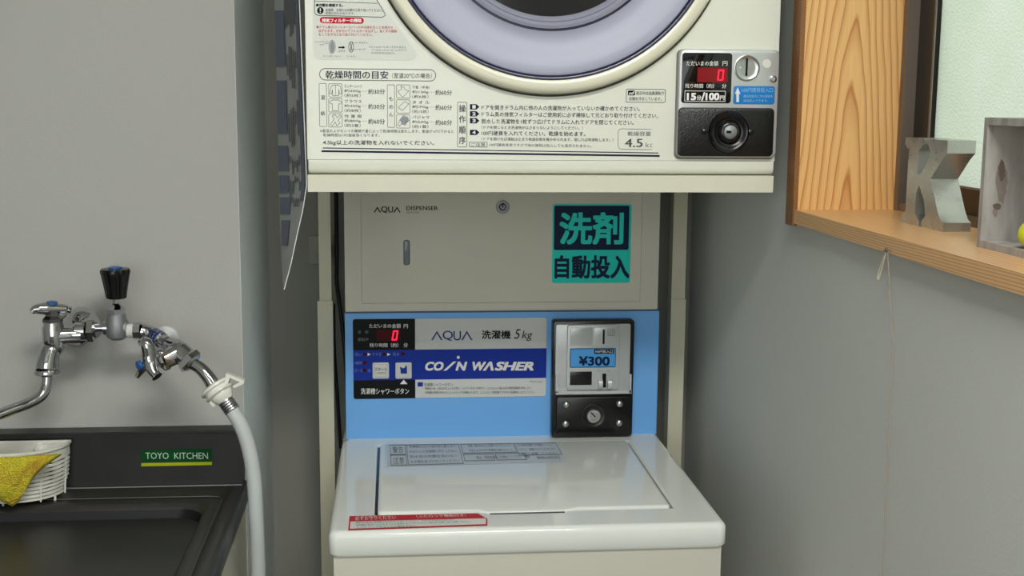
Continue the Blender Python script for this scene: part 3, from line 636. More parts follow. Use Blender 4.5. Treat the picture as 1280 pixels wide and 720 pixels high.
# sticker
y_ = WYB - .0012
u0, u1 = onY(441.5, 447, y_).x, onY(683, 447, y_).x; z1, z0 = onY(562, 398, y_).z, onY(562, 497, y_).z
st = obj('control_sticker', plate(BM(), u0, z0, u1, z1, WYB + .0001, y_, .004, .0004), INK['silverwhite'], wt, label='black, blue and white control sticker')
def clipx(x): return onY(x, 447, y_).x
g = Sheet('Y', y_, .0003)
um = clipx(519); za, zb = onY(519, 437, y_).z, onY(519, 474.5, y_).z
g.poly('blueband', [(u0, zb), (u1, zb), (u1, za), (u0, za)])
def halfround(x0, z0, x1, z1, r, top):
    P = rrect(x0, z0, x1, z1, r, 5); out = []
    for (x, z) in P:
        if x > x1 - r and ((top and z > z1 - r) or (not top and z < z0 + r)): x = x1 if abs(x - x1) <= r else x
        out.append((x, z))
    return out
kk = .0039
def leftround(x0, z0, x1, z1, top):
    pts = []
    c = (x0 + kk, z1 - kk) if top else (x0 + kk, z0 + kk)
    arc = [(c[0] + kk * math.cos(math.radians(a)), c[1] + kk * math.sin(math.radians(a))) for a in (range(90, 181, 15) if top else range(180, 271, 15))]
    return [(x1, z1)] + arc + [(x0, z0), (x1, z0)] if top else [(x0, z1)] + arc + [(x1, z0), (x1, z1)]
g.poly('black', leftround(u0, za, um, z1, True)); g.poly('black', leftround(u0, z0, um, zb, False))
g.text('white', 'ただいまの金額', 461.5, 404.6, 501, 410, bold=.01); g.text('white', '円', 504.6, 405.2, 509.8, 410.2, bold=.01)
g.text('soft', '金　額', 447.3, 412.8, 460.5, 416.8); g.text('soft', '運転中', 446.9, 422, 460.5, 426.4)
g.rect('darkred', 470.5, 412, 500.5, 426.2, lay=2)
def seven(g, x0, y0, x1, y1, t, sl):
    def s_(x, y): return (x + sl * (y1 - y), y)
    for q in ([(x0, y0), (x1, y0), (x1 - t, y0 + t), (x0 + t, y0 + t)], [(x0 + t, y1 - t), (x1 - t, y1 - t), (x1, y1), (x0, y1)]): g.px('led', [s_(*p) for p in q], 3)
    ym = (y0 + y1) / 2
    for a, c_, d in ((x0, y0, 1), (x1, y0, -1)):
        g.px('led', [s_(a, y0 + .6), s_(a + d * t, y0 + t), s_(a + d * t, ym - .3), s_(a, ym - .1)], 3); g.px('led', [s_(a, ym + .1), s_(a + d * t, ym + .3), s_(a + d * t, y1 - t), s_(a, y1 - .6)], 3)
seven(g, 489.3, 412.8, 496.2, 425.6, 1.9, .16)
g.text('white', '残り時間（約）', 461.9, 428.8, 498, 434, bold=.01); g.text('white', '分', 504.5, 428.6, 509.8, 434, bold=.01)
for tx, x0, x1, y0, y1 in (('洗い', 443.2, 452.7, 440.8, 445.0), ('すすぎ', 465.5, 476.7, 440.6, 444.8), ('脱水', 491, 499.6, 440.5, 444.8), ('1槽目', 443, 452.3, 451.7, 455.4), ('コース', 443, 453, 461.3, 465), ('白', 460, 463, 461, 465)): g.text('dimtext', tx, x0, y0, x1, y1)
for x, y in ((456.4, 442.9), (480.2, 442.7), (503.7, 442.3), (455.8, 453.2), (455.8, 462.9)): g.disc('darkred', x, y, 2.3, lay=2)
for x in (459.5, 484): g.px('white', [(x, 440.9), (x, 444.9), (x + 4.2, 442.9)], 2)
g.px('white', [(500, 480), (509.4, 480), (504.7, 474.4)], 3)
g.text('white', '洗濯槽シャワーボタン', 451, 485.2, 511.3, 492.8, bold=.012)
for pts in (([(0, 1), (.5, 0), (1, 1), (.86, 1), (.5, .24), (.14, 1)]),):
    for xa, xb in ((539, 553.2), (576.5, 590.6)): g.px('logo', [(xa + p[0] * (xb - xa), 413.6 + p[1] * 11.4) for p in reversed(pts)], 2)
g.text('logo', 'Q', 553.4, 413.4, 566, 426); g.text('logo', 'U', 566.8, 413.6, 576.2, 425.4)
g.text('black', '洗濯機', 602, 412.9, 638.2, 423.6, bold=.016); g.text('black', '5', 642.6, 411.3, 650.6, 423.5, shear=.25); g.text('black', 'kg', 652.4, 413.2, 665.6, 426, shear=.2)
g.text('white', 'CO', 531.5, 452, 554.5, 463.2, bold=.032, shear=.25); g.px('white', [(554, 463.2), (558, 463.2), (570.5, 451.8), (566.5, 451.8)][::-1], 2)
g.disc('white', 572.8, 446.6, 1.9, lay=2); g.text('white', 'N', 569.5, 452, 584, 463.2, bold=.032, shear=.25)
g.text('white', 'W', 590.5, 452, 607.5, 463.2, bold=.032, shear=.25); g.px('white', [(603.2, 463.2), (611.6, 451.9), (614.8, 451.9), (617.2, 463.2), (613.6, 463.2), (612.2, 455.8), (607, 463.2)][::-1], 2)
g.text('white', 'SHER', 618.5, 452, 666.8, 463.2, bold=.032, shear=.25)
g.rect('blueband', 522, 477.8, 528.6, 483, lay=2)
g.text('grey', '洗濯槽シャワーボタン', 530, 478.6, 566, 482.8); g.text('grey', 'MCW-C50', 662.6, 475.8, 677, 478)
g.text('grey', '・硬貨投入後、10秒以内に上ふたを閉じ、シャワーボタンを押すと、上ふたロック後に8分の時間洗濯槽を洗浄します。', 529.5, 483.9, 664.6, 487.2, slope=-.6)
g.text('grey', '・洗濯槽の洗浄が終わると上ふたロックが解除されます。上ふたロック解除後すすぎから洗濯物を入れてください。', 529.5, 489.0, 668.7, 492.4, slope=-.6)
g.done(st, {'blueband': 'blue_band', 'black': 'black_field', 'led': 'digit_display', 'darkred': 'display_window'})
for (x0, x1, n_) in ((465.8, 486.2, 0), (494.4, 514.6, 1)):
    p0, p1 = onY(x0, 473.2, y_), onY(x1, 452.8, y_)
    bt = obj('push_button', plate(plate(BM(), p0.x, p0.z, p1.x, p1.z, y_, y_ - .0022, .0025, .0007), p0.x + .003, p0.z + .003, p1.x - .003, p1.z - .003, y_ - .002, y_ - .0042, .0015, .0006), mat('pale_button', (206, 208, 204), .35), wt, smooth=True, angle=35, label=('pale start button' if n_ == 0 else 'pale shower button with a blue symbol'))
    gb = Sheet('Y', y_ - .0042, .0003)
    if n_ == 0: gb.text('grey', 'スタート', 468.2, 459.3, 483.6, 463.6, bold=.01); gb.text('grey', '一時停止', 470, 465.2, 482, 467)
    else: gb.px('blueband', [(500, 458), (504, 460.4), (508.6, 457.4), (508.8, 467), (501, 467)][::-1]); gb.px('blueband', [(506, 457), (508.6, 457), (508.6, 459.6)][::-1])
    gb.done(bt, {'blueband': 'symbol'})

# coin box on the blue panel
YC = WYB - .020
def cpx(x0, y0, x1, y1, yb, yf, r, bev, name, m, parent, label=None):
    a = onY(x0, (y0 + y1) / 2, yf); c = onY(x1, (y0 + y1) / 2, yf); t_ = onY((x0 + x1) / 2, y0, yf); d = onY((x0 + x1) / 2, y1, yf)
    return obj(name, plate(BM(), a.x, d.z, c.x, t_.z, yb, yf, r, bev), m, parent, smooth=True, angle=35, label=label)
cb = cpx(690.3, 400.5, 791.8, 546, WYB + .0005, YC, .005, .002, 'coin_box', M_black, wt, 'black framed coin slot unit')
cpx(694.3, 405.2, 787.6, 490.2, YC + .001, YC - .002, .003, .0008, 'coin_plate', M_silver, cb)
cpx(708.8, 406.2, 774.2, 487, YC - .0015, YC - .006, .004, .0012, 'raised_plate', M_silver, cb)
cpx(712.4, 409, 740.4, 432.2, YC - .0055, YC - .0068, .003, .0005, 'embossed_square', M_silver, cb); cpx(742.2, 409, 770.2, 432.2, YC - .0055, YC - .0068, .003, .0005, 'embossed_square', M_silver, cb)
YP = YC - .0068
cpx(712.4, 435.4, 769.6, 459.2, YC - .0055, YP, .002, .0004, 'price_sticker', INK['pricebl'], cb, 'blue price sticker reading 300 yen')
cpx(712.6, 464.6, 739.8, 481.4, YC - .0055, YP, .0008, .0005, 'return_tray', M_black, cb)
g = Sheet('Y', YP, .0003)
g.rect('black', 753.4, 412, 755.8, 430, lay=1); g.outline('black', 712.4, 435.4, 769.6, 459.2, r=2, t=.9); g.text('navybox', '¥300', 723.5, 445.2, 762, 457, bold=.022)
g.rect('black', 742.6, 436.5, 767.2, 442, r=1, lay=2); g.text('white', '100円投入口', 744, 437.4, 765.6, 441, bold=.01, lay=3)
for k in range(4): g.line('soft', [(760 + k * 2.6, 410.5), (760 + k * 2.6, 419.5)], .5)
g.line('soft', [(759.6, 419.5), (768, 419.5)], .5); g.text('soft', '小　大', 746, 462.4, 763, 464.4)
g.rect('black', 752.9, 467, 757.6, 484.4)
g.done(cb, {'black': 'coin_slot'})
b = BM()
for x0, x1 in ((746.6, 752.6), (758.0, 764.4)):
    a = onY(x0, 474, YC); c = onY(x1, 474, YC); zz = onY(755, 479, YC).z
    lathe(b, [(.009, 0), (.0105, .0008), (.0105, c.x - a.x - .0008), (.009, c.x - a.x)], (a.x, YC - .002, zz), (1, 0, 0), 24)
obj('return_lever', b, M_silver, cb, smooth=True, angle=40)
b = BM()
for x0, y0, x1, y1 in ((694.6, 468, 697.4, 491), (786.6, 468, 789.4, 491), (694.6, 488, 789.4, 493.2)):
    a = onY(x0, y1, YC - .007); c = onY(x1, y0, YC - .007); box(b, a.x, c.x, YC - .008, YC - .0002, a.z, c.z)
obj('ledge_bracket', b, M_silver, cb, bevel=.0006, seg=1)
cpx(695.5, 496, 788.2, 543.5, YC + .001, YC - .003, .004, .0012, 'lock_plate', M_black, cb)
YK = YC - .003
for x, y in ((708, 505.7), (774.6, 504.6), (707, 529.8), (774, 528.6)):
    b = BM(); p = onY(x, y, YK); lathe(b, [(.0062, 0), (.006, .0012), (.0045, .003), (.002, .004), (.0003, .0042)], V((p.x, YK, p.z)), (0, -1, 0), 20); obj('screw', b, M_steel, cb, smooth=True)
p = onY(741.9, 519.5, YK)
b = BM(); lathe(b, [(.021, 0), (.0205, .0025), (.018, .003), (.0165, .0022), (.012, .0022)], V((p.x, YK, p.z)), (0, -1, 0), 36); obj('lock_ring', b, M_black, cb, smooth=True, angle=40)
b = BM(); lathe(b, [(.0115, 0), (.0115, .0045), (.0105, .0055), (.006, .0056), (.0055, .0048), (.0045, .0048), (.0042, .006), (.0003, .006)], V((p.x, YK, p.z)), (0, -1, 0), 32); obj('lock_barrel', b, M_steel, cb, smooth=True, angle=40)
g = Sheet('Y', YK - .0062, .0002); g.line('black', [(738.6, 515.6), (744.4, 521.4)], 1.6); g.done(cb, {'black': 'keyhole'})

# stickers lying on the lid and cover
g = Sheet('Z', WZ + .0024, .0003)
def stripquad(g, q, s, t, a, c_):
    pass
QI = [(482.8, 555.6), (696.4, 553.0), (709.8, 577.2), (484.0, 583.6)]
g.px('greyinst', QI[::-1])
A0, A1, A2, A3 = [V(g.uv(*p)) for p in QI]
def bil(s, t): return A0.lerp(A1, s).lerp(A3.lerp(A2, s), t)
def qtext(g, ink, body, s0, t0, s1, t1, bold=0):
    c = bpy.data.curves.new('l', 'FONT'); c.body = body; c.resolution_u = 2; o = bpy.data.objects.new('l', c); me = bpy.data.meshes.new_from_object(o)
    xs = [v.co.x for v in me.vertices]; ys = [v.co.y for v in me.vertices]; bb = g.bm(ink); vs = []; g.multi.add(ink)
    for v in me.vertices:
        q = bil(s0 + (s1 - s0) * (v.co.x - min(xs)) / (max(xs) - min(xs)), t1 + (t0 - t1) * (v.co.y - min(ys)) / (max(ys) - min(ys))); vs.append(bb.verts.new(g.w(q.x, q.y, 2)))
    for p in me.polygons: 
        try: bb.faces.new([vs[i] for i in p.vertices])
        except ValueError: pass
    bpy.data.meshes.remove(me); bpy.data.objects.remove(o); bpy.data.curves.remove(c)
def qbox(g, ink, s0, t0, s1, t1, w=.0016):
    def q(s, t): return bil(s, t)
    for (a, c_, d, e) in ((s0, t0, s1, t0 + .03), (s0, t1 - .03, s1, t1), (s0, t0, s0 + w * 2, t1), (s1 - w * 2, t0, s1, t1)):
        g.poly(ink, [q(a, e), q(d, e), q(d, c_), q(a, c_)], 2)
for r_, row in enumerate(('洗濯機のふたや操作部に乗らない', '水の入った洗濯槽に手を入れない', '防水性の衣類を洗わない', 'お子様を近づけないでください')): qtext(g, 'soft', row, .13, .07 + r_ * .23, .40, .20 + r_ * .23)
for r_, row in enumerate(('洗濯・脱水中はふたを開けないでください', '完全に止まるまで洗濯物に触れないこと', )): qtext(g, 'soft', row, .47, .07 + r_ * .22, .72, .20 + r_ * .22)
for r_, row in enumerate(('引火物の付着した衣類は入れない', 'やけど・感電のおそれがあります', '水平に設置してください')): qtext(g, 'soft', row, .76, .07 + r_ * .22, .97, .20 + r_ * .22)
qtext(g, 'soft', '禁止　使用後は蛇口を閉めてください　確認', .50, .62, .80, .78); qtext(g, 'soft', '異常時は使用を中止', .84, .72, .97, .86)
for q in ((.02, .03, .11, .5), (.02, .5, .11, .97), (.115, .03, .42, .97), (.43, .03, .74, .5), (.745, .03, .99, .66), (.43, .53, .60, .86), (.61, .53, .78, .86)): qbox(g, 'soft', *q)
qtext(g, 'soft', '警告', .035, .12, .095, .42, .01); qtext(g, 'soft', '注意', .035, .6, .095, .9, .01)
g.done(lid, {'greyinst': 'instruction_sheet'})
g = Sheet('Z', WZ + .0001, .0003)
QI = [(435.8, 645.5), (596, 641.8), (609.2, 656.6), (435.2, 663.2)]
g.px('redband', [(435.2, 663.2), (609.2, 657.2), (609.2, 648.8), (597, 641.8), (436.8, 645.3)])
g.px('sheet', [(437.4, 661.6), (607.4, 655.6), (607.4, 649.4), (606, 648.4), (438, 652.4)], 2)
A0, A1, A2, A3 = [V(g.uv(*p)) for p in QI]
g.bms_ = None
_w = g.w
g.w = lambda u, v, lay=1: V((u, v, g.val + g.eps * (lay + 1)))
qtext(g, 'white', '必ずお守りください', .05, .03, .36, .34, .02); qtext(g, 'white', '（ふたロック機能付き）', .52, .06, .9, .28)
qtext(g, 'soft', '・運転中は絶対に洗濯槽の中に手を入れないでください。けがをするおそれがあります。', .04, .44, .80, .58); qtext(g, 'soft', '・洗濯槽が完全に止まるまでふたを開けないでください。特にお子様にはご注意ください。', .04, .62, .9, .76); qtext(g, 'soft', '・上ふたロック中はふたが開きません。', .04, .80, .5, .93)
g.done(wt, {'redband': 'warning_sticker', 'sheet': 'sticker_paper'})

# ------------------------------------------------------------------ detergent dispenser standing on the blue panel
YD = 1.990
dt = thing('detergent_dispenser', (.179, 2.04, BZ1), 'beige detergent dispenser cabinet between blue washer panel and dryer', 'dispenser')
dsp = obj('cabinet', box(BM(), BX0 + .001, BX1 - .004, YD + .003, 2.09, BZ1, 1.305), M_disp, dt, bevel=.002, seg=2)
dx0, dx1, dz0 = onY(451.8, 300, YD).x, onY(801.5, 300, YD).x, onY(600, 378, YD).z
b = BM(); box(b, BX0 + .001, dx0 - .0004, YD, YD + .003, BZ1 + .0015, 1.304); box(b, dx1 + .0004, BX1 - .004, YD, YD + .003, BZ1 + .0015, 1.304); box(b, dx0 - .0004, dx1 + .0004, YD, YD + .003, BZ1 + .0015, dz0 - .0005)
obj('front_frame', b, M_disp, dt)
dd = obj('service_door', box(BM(), dx0, dx1, YD - .0003, YD + .003, dz0, 1.303), M_disp, dt)
g = Sheet('Y', YD - .0004, .0003)
for xa, xb in ((467, 476.2), (491.6, 500.8)): g.px('black', [(xa + p[0] * (xb - xa), 258.2 + p[1] * 7.4) for p in reversed([(0, 1), (.5, 0), (1, 1), (.82, 1), (.5, .34), (.18, 1)])])
g.text('black', 'Q', 476.2, 258, 484.6, 266.4, bold=.01); g.text('black', 'U', 485.2, 258.2, 491.4, 265.8, bold=.01); g.text('black', 'DISPENSER', 508, 257.6, 547.5, 262.6, bold=.01); g.text('soft', 'DLD-10D', 508.5, 264.4, 523.8, 266.6)
g.done(dd)
sl_ = cpx(504.2, 299.8, 512.4, 331.6, YD, YD - .0008, .0042, .0004, 'sight_window_rim', mat('grey_rim', (92, 96, 98), .4), dd)
cpx(505.4, 301, 511.2, 330.4, YD, YD - .0012, .003, .0002, 'sight_window', mat('grey_blue_window', (118, 128, 136), .2), dd)
p = onY(628.4, 258.8, YD)
b = BM(); lathe(b, [(.011, 0), (.0108, .0022), (.009, .003), (.0065, .0026), (.006, .0036), (.0045, .0036), (.0042, .0026), (.0003, .0026)], V((p.x, YD, p.z)), (0, -1, 0), 32); obj('door_lock', b, M_cast, dd, smooth=True, angle=40)
g = Sheet('Y', YD - .0037, .0002); g.rect('black', 627.8, 254, 629.2, 259.2); g.ell('black', 628.4, 258.9, 4.4, 4.4, 1.0); g.done(dd, {'black': 'keyhole'})
ys = YD - .0012
sticker = cpx(690.4, 255.2, 788.4, 353.8, YD - .0002, ys, .004, .0003, 'detergent_sticker', INK['teal'], dd, 'teal and navy square sticker')
g = Sheet('Y', ys, .0003); g.rect('navybox', 692.6, 257.2, 786.2, 312.4, r=2.5); g.text('teal', '洗剤', 699.2, 265.2, 779.4, 305.8, bold=.022); g.text('navybox', '自動投入', 693.2, 319, 786.8, 348.2, bold=.022); g.done(sticker, {'navybox': 'navy_lettering', 'teal': 'teal_lettering'})

# ------------------------------------------------------------------ dryer stand
sd = thing('dryer_stand', (.19, 1.9, 0), 'beige steel dryer stand with two tall telescopic poles', 'stand')
TX0, TX1, TZ0, TZ1 = -.108, .4965, 1.3110, 1.3325
b = BM(); box(b, TX0, TX1, 1.590, 2.1, TZ0, TZ1); obj('shelf', b, M_tray, sd, bevel=.005, seg=4)
for i, (xa, xb, xc, xd) in enumerate(((398.3, 413.5, 397, 416), (841.2, 858.2, 838.4, 856.6))):
    YPo = 2.05
    a, c = onY(xa, 300, YPo).x, onY(xb, 300, YPo).x; e, f = onY(xc, 385, YPo).x, onY(xd, 385, YPo).x; zj = onY((xa + xb) / 2, 376 if i == 0 else 374, YPo).z
    pl = obj('pole', box(BM(), a, c, YPo, YPo + .025, .9, TZ0), M_pole, sd, bevel=.002, seg=2)
    obj('pole_sleeve', box(BM(), e, f, YPo - .003, YPo + .029, 0.02, zj), M_pole, sd, bevel=.002, seg=2)
    obj('foot_pad', box(BM(), e - .005, f + .005, YPo - .02, YPo + .05, 0, .02), M_pole, sd)
obj('cross_bar', box(BM(), -.10, .487, 2.10, 2.12, .30, .34), M_pole, sd)

# ------------------------------------------------------------------ dryer
DX0, DX1, YFR, DZ0, DZ1 = -.1085, .5000, 1.600, 1.3335, 2.03
dr = thing('tumble_dryer', (.195, 1.85, DZ0), 'cream front-loading coin tumble dryer on the beige stand', 'dryer')
b = BM(); zs_ = onY(680, 200.6, YFR).z
box(b, DX0, DX1, YFR, 2.1, zs_ + .0004, DZ1); cab = obj('cabinet', b, M_dry, dr, bevel=.006, seg=4)
b = BM()
def pr(p): return p
low = [(YFR, zs_), (YFR, DZ0 + .008), (YFR + .0015, DZ0 + .004), (YFR + .005, DZ0 + .001), (YFR + .009, DZ0), (2.1, DZ0), (2.1, zs_)]
loft(b, [[V((DX0 + .0012, y, z)) for y, z in low], [V((DX0 + .006, y, z)) for y, z in low], [V((DX1 - .006, y, z)) for y, z in low], [V((DX1 - .0012, y, z)) for y, z in low]])
obj('lower_rail', b, M_dry, dr, smooth=True, angle=30)
# round door
CZ_ = 1.670; dc = onY(686.5, 60, YFR); DC = V((dc.x, YFR, CZ_))
def rb(y, h): return CZ_ - onY(688, y, YFR - h).z
ro, rc, ra, rt, ri, rj, rg = rb(119.5, 0), rb(117, .010), rb(100, .014), rb(94.5, .012), rb(38.5, .006), rb(36, .007), rb(20.5, .002)
def ringobj(name, prof, m, parent, **k): return obj(name, lathe(BM(), prof, DC, (0, -1, 0), 128, False, False), m, parent, smooth=True, angle=50, **k)
ringobj('door_shadow_ring', [(ro + .0015, -.0005), (ro + .0015, .0008), (ro - .001, .003)], mat('door_shadow_tone', (60, 56, 44), .5), dr)  # dark ring paints the shadow around the door's outer edge
dn_ = ringobj('door', [(ro - .0015, .001), (rc, .010), (rc - .0015, .014), (rc - .006, .0165), (ra + .004, .0160), (ra + .0005, .0145), (ra, .012)], M_gold, dr, label='round door with a cream outer ring')
ringobj('blue_trim_ring', [(ra + .0003, .0120), (ra - .0005, .0145), (ra - .003, .0145), (rt, .0125), (rt - .0005, .0105)], mat('dark_blue_trim', (26, 28, 62), .25), dn_)
ringobj('door_panel', [(rt - .0002, .0105), (rt - .003, .0125), (rt - .013, .0120), (rt - .028, .007), (ri + .016, .0020), (ri + .006, .0028), (ri + .0005, .0065)], M_lav, dn_, label='lavender grey dished ring')
ringobj('inner_seam_ring', [(ri + .0006, .0065), (ri, .0050), (rj, .0050), (rj - .0003, .0075)], mat('dark_blue_trim', (26, 28, 62), .25), dn_)
ringobj('window_ring', [(rj - .0002, .0075), (rj - .004, .009), (rj - .008, .006), (rj - .0095, .0075), (rg + .002, .005), (rg, .0015)], M_lav2, dn_)
obj('door_glass', lathe(BM(), [(rg + .0004, .0012), (.05, .0010), (.002, .0010)], DC, (0, -1, 0), 96, False, True), M_glass, dn_, smooth=True)

# printing on the dryer front
YT = YFR - .0003
b = BM(); pts = [(391.5, -8), (466, -8), (491, 25), (505, 44), (518, 62), (521, 69), (518, 74), (512, 75.5), (400, 74.5), (394, 72), (391.5, 67)]
vs = [onY(x, y, YFR) for x, y in pts]; loft(b, [[V((p.x, YFR + .0002, p.z)) for p in vs], [V((p.x, YT - .0002, p.z)) for p in vs]])
fs = obj('care_sticker', b, INK['sheet'], dr, label='pale care instruction sticker with a red heading')
g = Sheet('Y', YT - .0002, .0003)
g.line('grey', [(393.2, -5), (393.2, 14), (394.5, 18), (398.5, 19.2), (478, 21.6), (481.3, 19.6), (481.2, 17), (470.5, -1)], .8); g.line('grey', [(393.2, 1.2), (471.8, 4.3)], .6)
g.text('black', '●衣類を確認する。', 395, 4.3, 428.8, 8.3, bold=.02, slope=.4); g.disc('black', 400.4, 13.2, 4.1, 4.3); g.rect('white', 399.8, 10.4, 401.1, 14.2, lay=2); g.disc('white', 400.4, 15.6, .7, lay=2)
g.text('grey', '金属類、金属片は衣類から取り除いてください。', 406.8, 10.4, 478.5, 14.3, slope=.6); g.text('grey', '感電の恐れがあります。', 406.8, 14.9, 443.3, 18.2, slope=.3)
g.rect('red', 399.8, 21.5, 454.8, 29.4, r=3.8); g.text('white2', '排気フィルターの掃除', 402.4, 23, 452, 28.2, bold=.03, slope=.1)
g.text('pink', '●ドラム奥のフィルターカバーの中央部を引くと本体から', 395.5, 31.8, 491, 35.6, bold=.006, slope=.6); g.text('pink', 'はずれます。爪を引いてフィルターをはずし、糸くずの掃除', 398.3, 36.5, 496, 40.4, bold=.006, slope=.6); g.text('pink', 'をして必ず元どおり取り付けてください。', 398.3, 41.2, 465.8, 44.9, bold=.006, slope=.4)
g.text('soft', '［メヅマリ］', 394.5, 51, 410, 53.4); g.text('soft', '文字', 399.5, 55, 404.6, 57.2); g.disc('pictgrey', 415.2, 58.6, 3, 7.4); g.ell('soft', 415.2, 58.6, 4.3, 8.6, .6); g.line('soft', [(405, 55), (412, 54)], .4)
g.px('black', [(423, 58.4), (423, 60.2), (428.4, 60.2), (428.4, 61.2), (431.6, 59.3), (428.4, 57.4), (428.4, 58.4)]); g.text('grey', 'はずす', 423, 62.6, 431.6, 65.2)
g.ell('grey', 439, 58.6, 3.4, 7, .7); g.line('grey', [(437.6, 53), (438.8, 58.6), (437.8, 64)], .7); g.line('grey', [(440.4, 53), (439.2, 58.6), (440.2, 64)], .7)
g.line('soft', [(442, 53.6), (447, 53.6)], .4); g.line('soft', [(440, 61.6), (447, 61.6)], .4); g.text('soft', '爪を引く', 448.2, 52.3, 460, 54.6); g.text('soft', '糸くず', 448.2, 60.5, 457, 62.8)
g.text('soft', '※フィルターに糸くずがたまると', 461.6, 57.4, 507.3, 60, slope=.3); g.text('soft', 'フィルターカバーの［メヅマリ］', 464.2, 61.2, 508, 63.8, slope=.3); g.text('soft', 'の文字が浮き出ます。', 464.2, 65, 494, 67.5, slope=.2)
g.text('soft', 'フィルターカバー', 404, 69, 427, 71.4); g.text('soft', 'フィルター', 433, 69.2, 445.8, 71.5)
g.done(fs, {'red': 'red_heading'})
g = Sheet('Y', YFR - .0001, .0003)
G = 'grey'
g.outline(G, 399.2, 86, 545, 101, r=7, t=.8); g.text('navy', '乾燥時間の目安', 406.8, 88.3, 485.5, 98.2, bold=.012, slope=.5); g.text(G, '（室温20℃の場合）', 490, 91, 539.7, 97.8, slope=.4)
for x0, x1, y0, y1 in ((398.9, 408.6, 104, 158.4), (484, 493.6, 105.7, 159.4)): g.outline('soft', x0, y0, x1, y1, r=1.6, t=.6)
g.text(G, '混', 401.2, 119, 406.4, 124.6, bold=.01); g.text(G, '紡', 401, 138.8, 406.5, 144.2, bold=.01)
for ch, y in zip('もめん', (123.2, 133.2, 142.8)): g.text(G, ch, 486.2, y - 2.4, 491.6, y + 2.8)
ic = [[(414, 107.5), (417, 106.4), (422, 106.4), (425.5, 108), (427, 117), (424.5, 117.6), (423.4, 112), (423.4, 119.5), (415.6, 119.5), (415.6, 112), (414.4, 117.6), (412, 117)],
      [(412, 127), (416, 125), (423, 125), (427, 127.4), (425.6, 130), (423.4, 129.6), (423.4, 138.4), (415.4, 138.4), (415.4, 129.6), (413, 129.8)],
      [(413, 155.5), (418, 149), (415, 145), (419, 143.4), (421.5, 147), (425, 143.6), (426.6, 146), (422.6, 150), (425, 154), (421, 157.2), (419, 152.4), (415.6, 157.4)]]
ic2 = [[(497.4, 114), (502, 111.6), (501, 107.6), (505, 109), (506, 112), (511, 113.6), (507.6, 117.4), (503.4, 121.4), (500.8, 119)],
       [(497.6, 134.4), (505.6, 127), (511, 129.6), (503.4, 138)],
       [(497.6, 155.6), (500, 149.4), (504, 144.6), (509.6, 146.2), (511.6, 151), (508, 152.4), (507, 156.6), (502, 154.6), (499.4, 158)]]
for c, (bx, xx, tx, tm, tm1, dy, set_) in enumerate(((410.6, 428, 430.5, 460.3, 481.2, 0, ic), (495.4, 512.7, 515.2, 544.3, 565, 1.3, ic2))):
    rows = (('カッターシャツ', '約200g', '（約5枚）', '約30分'), ('ブラウス', '約200g', '（約8枚）', '約30分'), ('作 業 服', '約800g', '（約3着）', '約60分')) if c == 0 else (('下着（半袖）', '約130g', '（約6枚）', '約60分'), ('タ オ ル', '約70g', '（約15枚）', '約60分'), ('パジャマ', '約500g', '（約1着）', '約60分'))
    for r_, row in enumerate(rows):
        y = 104.4 + 18.7 * r_ + dy; g.outline('soft', bx, y, xx, y + 17.2, r=1.6, t=.6); pts = set_[r_]
        g.line('soft', pts + [pts[0]], .6)
        if c == 0 and r_ == 0: g.line('soft', [(419.4, 106.6), (419.4, 119.4)], .5)
        if c == 1 and r_ == 2: g.px('pictgrey', [(500, 150), (504, 145.5), (509.4, 147), (510.8, 151), (506.4, 155.4), (501.6, 154)][::-1])
        g.text(G, row[0], tx, y + 1.2, tx + 21.8, y + 5.4, slope=.2); g.text(G, row[1], tx, y + 7.2, tx + 20.4, y + 11.4, bold=.004, slope=.2); g.text(G, row[2], tx, y + 12.8, tx + 20.4, y + 17, slope=.2)
        for q in range(4): g.rect('soft', tx + 21.8 + q * 1.9, y + 9.2, tx + 22.5 + q * 1.9, y + 9.9)
        g.text(G, row[3], tm, y + 6.6, tm1, y + 13.2, bold=.008, slope=.2)
g.text(G, '※室温およびセンイの種類や量によって乾燥時間は変化します。室温が10℃下がると', 400, 161.4, 567, 165.4, slope=.9); g.text(G, '乾燥時間は10%程度長くなります。', 404, 166.8, 474.3, 170.6, slope=.3)
g.text('navy', '4.5kg以上の洗濯物を入れないでください。', 403.7, 175, 542.7, 181.6, bold=.006, slope=.8)
g.line('navy', [(403.5, 184.9), (823, 191.2)], 1.1); g.line('navy', [(402, 188.9), (824.5, 194.9)], 2.3)
g.outline('soft', 571.6, 127.4, 584, 184, r=1.6, t=.7)
for ch, y0, y1 in (('操', 131, 140), ('作', 144.5, 153.3), ('順', 157.6, 167), ('序', 170.8, 180)): g.text(G, ch, 573.6, y0, 582.3, y1, bold=.014)
for n_, y0, y1 in (('1', 130.2, 136.9), ('2', 139, 145.6), ('3', 147.5, 154.2), ('4', 162.2, 168.8)):
    ym = (y0 + y1) / 2; g.px('navy', [(587.4, y0), (587.4, y1), (595.6, y1), (599.2, ym), (595.6, y0)]); g.text('white', n_, 590.4, y0 + 1.2, 594.6, y1 - 1.2, bold=.03)
